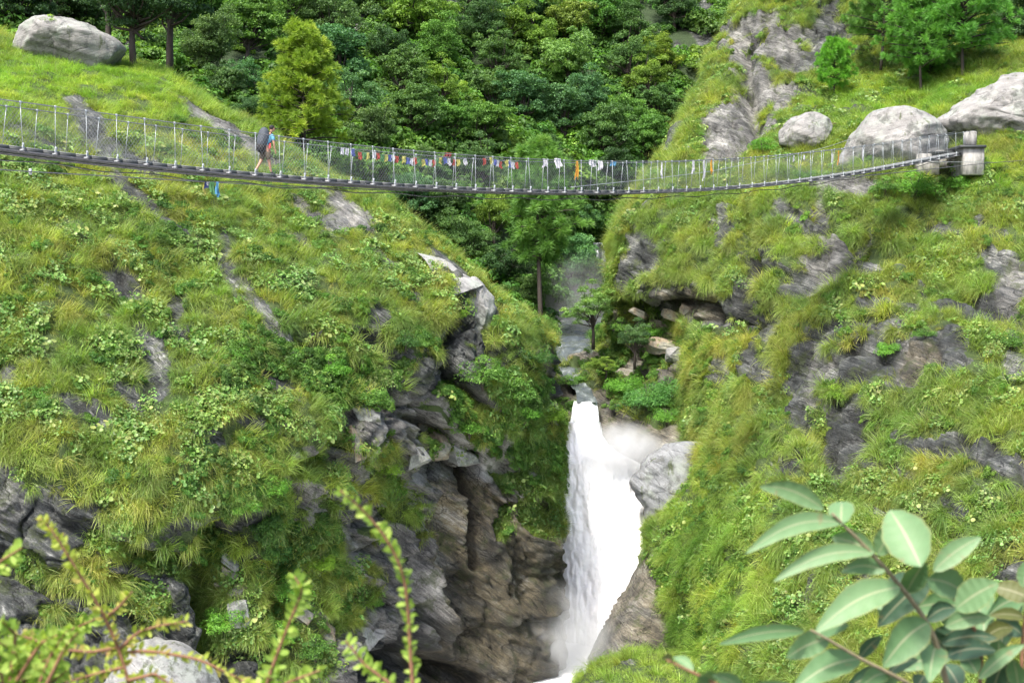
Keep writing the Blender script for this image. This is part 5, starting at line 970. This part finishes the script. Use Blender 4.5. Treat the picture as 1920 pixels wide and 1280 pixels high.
# x forward, y left, z up; rear (right image-left) leg stretched back, front leg forward
J = [(0, 0, .86, .13, .11), (.06, 0, 1.05, .115, .10), (.15, 0, 1.26, .13, .10), (.21, 0, 1.42, .075), (.25, 0, 1.50, .05), (.27, 0, 1.535, .048),
 (-.0, -.09, .82, .088), (.10, -.09, .46, .058), (.17, -.09, .12, .038), (.20, -.09, .07, .035), (.32, -.09, .04, .032),
 (-.01, .09, .82, .088), (-.12, .09, .46, .056), (-.33, .09, .17, .037), (-.35, .09, .10, .033), (-.25, .09, .045, .03),
 (.17, -.19, 1.37, .055), (.19, -.24, 1.10, .038), (.24, -.23, .88, .028), (.17, .19, 1.37, .055), (.22, .24, 1.12, .038), (.33, .22, .92, .028)]
E = [(0, 1), (1, 2), (2, 3), (3, 4), (4, 5), (0, 6), (6, 7), (7, 8), (8, 9), (9, 10), (0, 11), (11, 12), (12, 13), (13, 14), (14, 15), (2, 16), (16, 17), (17, 18), (2, 19), (19, 20), (20, 21)]
body = skin('body', J, E, SKIN, per)
# head and hands join the same body mesh surface
def blob(name, c, r, mat, parent, seed=0, sq=None, nose=False):
    V, Q = ellipsoid(None, *r, 28)
    if nose:
        f = np.exp(-((V[:, 1]/.018)**2+((V[:, 2]+.012)/.028)**2))*(V[:, 0] > 0); V[:, 0] += .028*f
        for sy in (-1, 1):
            e = np.exp(-(((V[:, 1]-sy*.033)/.014)**2+((V[:, 2]-.012)/.011)**2))*(V[:, 0] > 0); V[:, 0] -= .010*e
            e = np.exp(-(((V[:, 0]+.0)/.02)**2+((V[:, 2]+.0)/.028)**2))*(V[:, 1]*sy > 0); V[:, 1] += sy*.016*e
        m = np.exp(-((V[:, 1]/.028)**2+((V[:, 2]+.06)/.008)**2))*(V[:, 0] > 0); V[:, 0] -= .008*m
        k = V[:, 2] < -.03; V[k, 0] *= .93; V[k, 1] *= .86
    a = R(28) if nose or sq == 'tilt' else 0; x, z = V[:, 0].copy(), V[:, 2].copy(); V[:, 0] = x*math.cos(a)+z*math.sin(a); V[:, 2] = -x*math.sin(a)+z*math.cos(a)
    return obj(name, mesh_np(name, V+np.array(c), Q, mat, True), parent)
head = blob('head', (.305, 0, 1.615), (.098, .076, .118), SKIN, per, nose=True)
blob('hair', (.290, 0, 1.650), (.104, .084, .098), HAIR, per, sq='tilt')
for sy, wr, fw in ((-1, (.24, -.23, .88), .02), (1, (.33, .22, .92), .03)):
    jj = [(*wr, .026, .026), (wr[0]+.02, wr[1], wr[2]-.05, .034, .018), (wr[0]+.025, wr[1], wr[2]-.085, .034, .016)]; ee = [(0, 1), (1, 2)]
    for f in range(4):
        y = (f-1.5)*.021; b_ = len(jj); L = [.060, .072, .068, .052][f]
        jj += [(wr[0]+.03+y*.9, wr[1]+.002, wr[2]-.10, .009, .009), (wr[0]+.045+y*.8, wr[1]-sy*.004, wr[2]-.10-L*.5, .0085, .0085), (wr[0]+.04+y*.7, wr[1]-sy*.014, wr[2]-.10-L*.95, .0075, .0075)]; ee += [(2, b_), (b_, b_+1), (b_+1, b_+2)]
    b_ = len(jj); jj += [(wr[0]+.05, wr[1]-sy*.01, wr[2]-.055, .011, .011), (wr[0]+.068, wr[1]-sy*.015, wr[2]-.095, .0095, .0095)]; ee += [(1, b_), (b_, b_+1)]
    skin('hand', jj, ee, SKIN, per, 1)
# clothing grows over the same skeleton
skin('t_shirt', [(.03, 0, .93, .145, .125), (.07, 0, 1.06, .135, .12), (.15, 0, 1.27, .15, .12), (.195, 0, 1.40, .085, .08), (.17, -.19, 1.37, .07), (.185, -.235, 1.17, .062), (.17, .19, 1.37, .07), (.21, .235, 1.19, .062)], [(0, 1), (1, 2), (2, 3), (2, 4), (4, 5), (2, 6), (6, 7)], SHIRT, per)
skin('shorts', [(.01, 0, .90, .15, .13), (0, -.09, .80, .115), (.09, -.09, .50, .098), (-.01, .09, .80, .115), (-.11, .09, .50, .098), (.0, 0, .84, .14, .12)], [(0, 5), (5, 1), (1, 2), (5, 3), (3, 4)], SHORTS, per)
skin('waist_cloth', [(.10, -.14, 1.10, .045, .03), (.07, -.17, .98, .05, .03), (.05, -.18, .88, .028, .02), (.12, -.16, .92, .02, .02)], [(0, 1), (1, 2), (1, 3)], REDC, per, 1)
for (a, b, c) in (((.17, -.09, .12), (.20, -.09, .055), (.33, -.09, .035)), ((-.33, .09, .16), (-.35, .09, .085), (-.24, .09, .035))):
    skin('shoe', [(*a, .045, .045), (*b, .055, .045), (*c, .045, .036)], [(0, 1), (1, 2)], SHOE, per, 1)
tag(per, 'person in a light blue t-shirt and khaki shorts walking bent forward across the bridge', 'person')
bpk = empty('backpack', per.location, per.rotation_euler[2]); bpk.scale = per.scale
V, Q = ellipsoid(None, .175, .19, .39, 36); V = np.sign(V)*np.abs(V/np.array([.175, .19, .39]))**.82*np.array([.175, .19, .39]); V = V+(.022*fbm(V*5, 2, 5))[:, None]*norm(V)
a = R(14); x, z = V[:, 0].copy(), V[:, 2].copy(); V[:, 0] = x*math.cos(a)+z*math.sin(a); V[:, 2] = -x*math.sin(a)+z*math.cos(a); up = V[:, 2] > -.22
cover = obj('cover', mesh_np('cover', V+np.array([-.10, 0, 1.26]), Q, PACK, True), bpk)
V2, Q2 = ellipsoid(None, .165, .18, .20, 28); obj('bottom_pocket', mesh_np('bottom_pocket', V2+np.array([-.175, 0, .93]), Q2, PACKB, True), bpk)
for sy in (-1, 1): MB().tube([(.02, sy*.10, 1.47), (.17, sy*.115, 1.485), (.27, sy*.12, 1.36), (.22, sy*.14, 1.18), (.03, sy*.15, 1.05)], [.02]*5, 6).build('strap', PACKB, bpk, True)
tag(bpk, 'large dark grey trekking backpack with a black base, carried by the walker', 'backpack')
# ------------------------------------------------------------------ foreground plants
def bigleaf_mat(name, c, c2, tr):
    t = NT(name); v = t.coord('UV'); sp = t.n('ShaderNodeSeparateXYZ', Vector=v); y = t.math('ABSOLUTE', t.math('SUBTRACT', sp.outputs[1], .5)); o = t.coord()
    mid = t.ramp(y, [(.0, (1, 1, 1)), (.022, (1, 1, 1)), (.04, (0, 0, 0))])
    ve = t.math('FRACT', t.math('MULTIPLY', t.math('ADD', sp.outputs[0], t.math('MULTIPLY', y, -.55)), 11.)); vein = t.ramp(ve, [(.0, (1, 1, 1)), (.09, (0, 0, 0))])
    n = t.noise(o, 26, 6, .65); cl = t.mix(n, c, c2); cl = t.mix(t.math('MULTIPLY', vein, .28), cl, tuple(min(1, x*1.5) for x in c)); cl = t.mix(t.math('MULTIPLY', mid, .5), cl, (.45, .42, .28))
    spot = t.ramp(t.noise(o, 70, 3, .5), [(.66, (0, 0, 0)), (.72, (1, 1, 1))]); cl = t.mix(t.math('MULTIPLY', spot, .5), cl, (.22, .16, .08))
    ed = t.ramp(y, [(.44, (0, 0, 0)), (.5, (1, 1, 1))]); cl = t.mix(t.math('MULTIPLY', ed, .45), cl, (.30, .25, .08))
    b = t.bsdf(cl, .55, bump=t.math('ADD', n, t.math('MULTIPLY', vein, .6)), bstr=.25, bdist=.002, spec=.5); trn = t.n('ShaderNodeBsdfTranslucent', Color=t.mix(1., cl, (1.1, 1.2, .4), 'MULTIPLY')); mx = t.n('ShaderNodeMixShader', Fac=tr)
    t.t.links.new(b, mx.inputs[1]); t.t.links.new(trn.outputs[0], mx.inputs[2]); return t.end(mx.outputs[0])
BL_ = dict(l=bigleaf_mat('pale leaf', (.165, .285, .135), (.11, .20, .085), .22), m=bigleaf_mat('mid leaf', (.125, .24, .10), (.09, .175, .075), .22), d=bigleaf_mat('dark leaf', (.055, .115, .065), (.04, .085, .05), .2), o=bigleaf_mat('olive leaf', (.12, .14, .035), (.09, .10, .03), .3))
def big_leaf(parent, org, bx, by, tx, ty, w, D, tone, seed, label=None):
    r = np.random.default_rng(seed); b = np.array(P(bx, by, D)); e = np.array(P(tx, ty, D+(.07 if w > 80 else r.uniform(-.06, .05)))); ax = e-b; L = np.linalg.norm(ax); ax /= L
    view = norm((b+e)/2); side = norm(np.cross(ax, view)); nrm = norm(np.cross(side, ax)); ti = r.uniform(-.35, .35)*(.2 if w > 80 else 1); side, nrm = side*math.cos(ti)+nrm*math.sin(ti), nrm*math.cos(ti)-side*math.sin(ti)
    if nrm @ view > 0: nrm = -nrm
    W2 = w/F*D/2/max(.5, math.cos(ti)); nu, nv = 22, 11; u, v = np.meshgrid(np.linspace(0, 1, nu), np.linspace(-1, 1, nv))
    prof = np.clip(np.sin(math.pi*np.clip(u, 0, 1)**.85), 0, 1)**.72*(1-.12*u)+.01; prof[:, -1] = .0; prof[:, 0] = .03
    bend = r.uniform(.04, .12)*L; cup = r.uniform(.12, .35)*W2; c = b+ax*(u[..., None]*L); droop = -(u**2)*bend+np.sin(u*math.pi)*bend*.9
    p = c+side*(v*W2*prof*(1+.03*np.sin(u*25+v)))[..., None]+nrm*((v**2)*cup*prof+.04*W2*np.sin(u*38)*np.abs(v))[..., None]; p[..., 2] += droop
    i = np.arange(nu*nv).reshape(nv, nu); Q = np.stack([i[:-1, :-1], i[:-1, 1:], i[1:, 1:], i[1:, :-1]], -1).reshape(-1, 4); me = mesh_np('leaf', p.reshape(-1, 3)-org, Q, BL_[tone], True)
    uv = me.uv_layers.new(name='UVMap'); U = np.stack([u.ravel(), (v.ravel()+1)/2], 1)[Q.ravel()]; uv.data.foreach_set('uv', U.astype(np.float32).ravel())
    o = obj('leaf', me, parent)
    if label: o['label'] = label
    return o
STEM = simple('brown green stem', (.20, .17, .10), .7, 0, .3, 60, .3); STEMR = simple('reddish stem', (.20, .10, .055), .7, 0, .3, 60, .3)
br_o = empty('leafy_branch', P(1777, 1400, 2.0)); bo = np.array(br_o.location)
def stem_path(o, org, L, r0, r1, mat=None, name='stem'):
    A = np.array([tuple(P(*q)) for q in L]); t = np.linspace(0, len(A)-1, 30); k = np.arange(len(A)); A = np.stack([np.interp(t, k, A[:, j]) for j in range(3)], -1); A[2:-2] = (A[:-4]+A[1:-3]+A[2:-2]+A[3:-1]+A[4:])/5
    MB().tube(A-org, np.linspace(r0, r1, 30), 8).build(name, mat or STEM, o, True)
stem_path(br_o, bo, [(1800, 1420, 2.05), (1777, 1290, 2.0), (1760, 1213, 2.0), (1737, 1162, 2.0), (1690, 1099, 1.98), (1636, 1038, 1.96), (1590, 992, 1.95), (1560, 962, 1.94)], .0050, .0018)
stem_path(br_o, bo, [(1790, 1400, 2.0), (1717, 1288, 1.97), (1666, 1260, 1.95), (1616, 1236, 1.94), (1549, 1196, 1.92), (1520, 1180, 1.92)], .0035, .0016)
stem_path(br_o, bo, [(1830, 1420, 2.1), (1838, 1270, 2.08), (1842, 1200, 2.05), (1800, 1140, 2.03), (1770, 1090, 2.0)], .0035, .0018, STEMR)
stem_path(br_o, bo, [(1930, 1400, 2.1), (1915, 1280, 2.1), (1918, 1180, 2.1), (1935, 1090, 2.1)], .004, .002, STEMR)
LV = [(1545, 954, 1423, 900, 40, 'l'), (1577, 984, 1578, 934, 52, 'l'), (1576, 979, 1397, 1017, 40, 'l'), (1633, 1035, 1449, 1072, 36, 'l'), (1727, 1062, 1668, 950, 92, 'l'), (1640, 1035, 1560, 1003, 50, 'l'), (1645, 1040, 1690, 975, 46, 'l'), (1687, 1100, 1527, 1170, 62, 'l'), (1660, 1070, 1577, 1062, 36, 'm'), (1740, 1166, 1655, 1240, 70, 'm'), (1750, 1070, 1840, 1000, 42, 'l'), (1737, 1085, 1815, 1108, 60, 'l'), (1793, 1140, 1873, 1088, 60, 'l'), (1772, 1174, 1857, 1150, 36, 'l'), (1742, 1085, 1645, 1168, 56, 'd'), (1737, 1162, 1792, 1132, 36, 'd'), (1508, 1182, 1346, 1200, 30, 'm'), (1555, 1196, 1474, 1228, 50, 'm'), (1530, 1188, 1592, 1166, 38, 'm'), (1612, 1234, 1486, 1282, 56, 'm'), (1612, 1232, 1653, 1188, 26, 'd'), (1665, 1262, 1722, 1230, 26, 'd'), (1755, 1210, 1742, 1268, 52, 'm'), (1777, 1228, 1868, 1212, 42, 'd'), (1765, 1205, 1870, 1188, 34, 'd'), (1935, 1122, 1860, 1096, 40, 'o'), (1920, 1156, 1855, 1150, 24, 'o'), (1835, 1272, 1922, 1200, 30, 'm'), (1832, 1262, 1806, 1226, 40, 'm'), (1668, 1262, 1606, 1290, 36, 'm'), (1842, 1200, 1900, 1168, 34, 'o'), (1918, 1190, 1872, 1160, 36, 'd'), (1700, 1110, 1735, 1050, 44, 'm'), (1750, 1100, 1790, 1050, 22, 'o'), (1918, 1100, 1930, 1045, 30, 'l'), (1800, 1290, 1770, 1240, 46, 'd'), (1860, 1300, 1880, 1240, 40, 'd'), (1910, 1290, 1900, 1230, 36, 'm'), (1720, 1290, 1735, 1262, 34, 'd'), (1640, 1288, 1690, 1262, 34, 'm')]
rl = random.Random(12)
for k in range(20):
    bx, by = rl.uniform(1650, 1930), rl.uniform(1100, 1300); a_ = rl.uniform(0, 6.28); Lh = rl.uniform(70, 110)
    LV.append((bx, by, bx+Lh*math.cos(a_), by+Lh*math.sin(a_)*.8, rl.uniform(36, 60), rl.choice('mmdd')))
for k, q in enumerate(LV): big_leaf(br_o, bo, *q[:5], (1.88 if q[4] > 80 else 1.94+.003*k)+(.06 if q[5] in 'do' else 0)+(.12 if k > 39 else 0), q[5], 500+k)
tag(br_o, 'blurred foreground branch with large pale green oval leaves at the lower right', 'branch')
b2 = empty('leafy_branch', P(1350, 1330, 1.6)); b2o = np.array(b2.location)
stem_path(b2, b2o, [(1420, 1400, 1.6), (1390, 1310, 1.6), (1330, 1275, 1.6), (1250, 1236, 1.6)], .003, .0014, STEMR)
for k, q in enumerate([(1262, 1240, 1240, 1228, 12, 'o'), (1300, 1258, 1262, 1226, 20, 'l'), (1340, 1276, 1308, 1262, 26, 'm'), (1395, 1296, 1335, 1258, 30, 'l'), (1400, 1300, 1480, 1276, 24, 'm'), (1330, 1284, 1290, 1296, 24, 'l')]): big_leaf(b2, b2o, *q[:5], 1.6+.003*k, q[5], 600+k)
tag(b2, 'tip of a small blurred leafy twig poking up at the bottom edge', 'twig')
SPR = leafmat('sprig leaves', G((.17, .28, .05), (.25, .38, .07), (.33, .46, .09), (.42, .52, .14)), .45)
SPY = leafmat('yellowish sprig leaves', G((.26, .33, .05), (.34, .42, .07), (.42, .48, .10), (.38, .30, .10)), .45)
def sprig(o, org, L, n, ls, seed, twig=True):
    """stem with paired small oval leaves; returns arrays of leaf vertices"""
    A = np.array([tuple(P(*q)) for q in L]); t = np.linspace(0, len(A)-1, 40); k = np.arange(len(A)); A = np.stack([np.interp(t, k, A[:, j]) for j in range(3)], -1); A[2:-2] = (A[:-4]+A[1:-3]+A[2:-2]+A[3:-1]+A[4:])/5
    MB().tube(A-org, np.linspace(.0030, .0010, 40), 6).build('stem', STEMR, o, True)
    r = np.random.default_rng(seed); V = []; T = []; rn = []; n0 = 0
    for i in range(n):
        s = (i+.5)/n; q = s*39; i0 = int(q); p = A[i0]*(1-q+i0)+A[min(39, i0+1)]*(q-i0); ax = norm(A[min(39, i0+1)]-A[max(0, i0-1)]); view = norm(p); sd = norm(np.cross(ax, view))
        for sg in (-1, 1):
            for _ in range(1+(r.random() < .4)):
                d = norm(sd*sg*r.uniform(.5, 1)+ax*r.uniform(.2, .9)+r.normal(size=3)*.4); z = ls*r.uniform(.6, 1.2)*(1-.45*max(0, s-.75)*2); nn = norm(np.cross(d, r.normal(size=3)*.7+np.cross(view, d))); ss = np.cross(nn, d)
                m = [(0, 0), (.25, .22), (.6, .25), (.88, .14), (1.05, 0), (.88, -.14), (.6, -.25), (.25, -.22)]; V += [p+d*z*(.08+a)+ss*z*b+nn*z*.25*abs(b)*2 for a, b in m]
                T += [(n0, n0+1, n0+7), (n0+1, n0+2, n0+6), (n0+1, n0+6, n0+7), (n0+2, n0+3, n0+5), (n0+2, n0+5, n0+6), (n0+3, n0+4, n0+5)]; rn += [r.random()]*6; n0 += 8
    return np.array(V)-org, np.array(T), np.array(rn)
def sprig_plant(label, base, Ls, mat, ls, seed, n=30):
    o = empty('shrub', P(*base)); org = np.array(o.location); Vs = []; Ts = []; Rs = []; c = 0
    for k, L in enumerate(Ls):
        ln = sum(math.hypot(a[0]-b[0], a[1]-b[1]) for a, b in zip(L[:-1], L[1:])); V, T, rn = sprig(o, org, L, max(6, int(ln/8.5)), ls*.74, seed+k); Vs.append(V); Ts.append(T+c); Rs.append(rn); c += len(V)
    obj('foliage', mesh_np('foliage', np.concatenate(Vs), np.concatenate(Ts), mat, True, {'rnd': ('FACE', np.concatenate(Rs))}), o)
    tag(o, label, 'shrub'); return o
rr_ = random.Random(8)
mass = []
for k in range(30):
    x, y = rr_.uniform(-50, 110), rr_.uniform(1225, 1330); a = rr_.uniform(-1.2, .9); L = rr_.uniform(80, 150); D = rr_.uniform(1.8, 2.2)
    mass.append([(x-30, y+60, D), (x+L*.4*math.sin(a), y-L*.35, D), (x+L*math.sin(a), y-L*.62*math.cos(a*.6), D-.03)])
sprig_plant('dense blurred light green shrub filling the bottom left corner', (20, 1400, 2.0), mass+[[(-40, 1100, 1.9), (0, 1052, 1.9), (42, 1026, 1.9)], [(-40, 1075, 1.95), (10, 1060, 1.95), (30, 1044, 1.95)]], SPR, .020, 700)
sprig_plant('long arching yellow-green sprig with side twigs at the lower left', (245, 1400, 2.0), [[(262, 1400, 2.), (242, 1280, 2.), (222, 1213, 2.), (188, 1139, 1.98), (134, 1052, 1.96), (101, 998, 1.95), (75, 970, 1.95)], [(224, 1216, 2.), (259, 1184, 2.), (300, 1172, 2.), (352, 1164, 2.)], [(200, 1225, 2.02), (275, 1219, 2.), (370, 1234, 2.), (447, 1270, 2.), (500, 1310, 2.)], [(196, 1160, 1.99), (225, 1135, 1.98), (248, 1108, 1.97)], [(222, 1213, 2.), (170, 1222, 2.), (100, 1215, 2.02), (40, 1188, 2.02)], [(232, 1250, 2.), (180, 1262, 2.), (120, 1280, 2.)], [(240, 1275, 2.), (290, 1262, 2.), (330, 1290, 2.)], [(120, 1240, 2.), (70, 1200, 2.), (20, 1186, 2.)]], SPY, .017, 760)
sprig_plant('upright blurred sprig with pale paired leaves between the bottom left and middle', (500, 1400, 1.8), [[(480, 1400, 1.8), (500, 1280, 1.8), (524, 1213, 1.8), (551, 1146, 1.79), (568, 1105, 1.78), (552, 1080, 1.78)], [(500, 1320, 1.8), (538, 1279, 1.8), (600, 1256, 1.8)], [(470, 1320, 1.8), (490, 1290, 1.8), (520, 1262, 1.8)]], SPR, .019, 780)
sprig_plant('tall drooping sprig with a red-brown stem in front of the gorge wall', (775, 1400, 1.7), [[(778, 1400, 1.7), (774, 1280, 1.7), (769, 1220, 1.7), (766, 1152, 1.7), (758, 1078, 1.69), (731, 1018, 1.68), (684, 957, 1.67), (636, 918, 1.66)]], SPR, .0155, 790)
sprig_plant('short sprig slanting in from the bottom edge beside the tall drooping one', (740, 1400, 1.75), [[(770, 1360, 1.75), (734, 1282, 1.75), (684, 1246, 1.75), (648, 1200, 1.75)]], SPR, .018, 795)
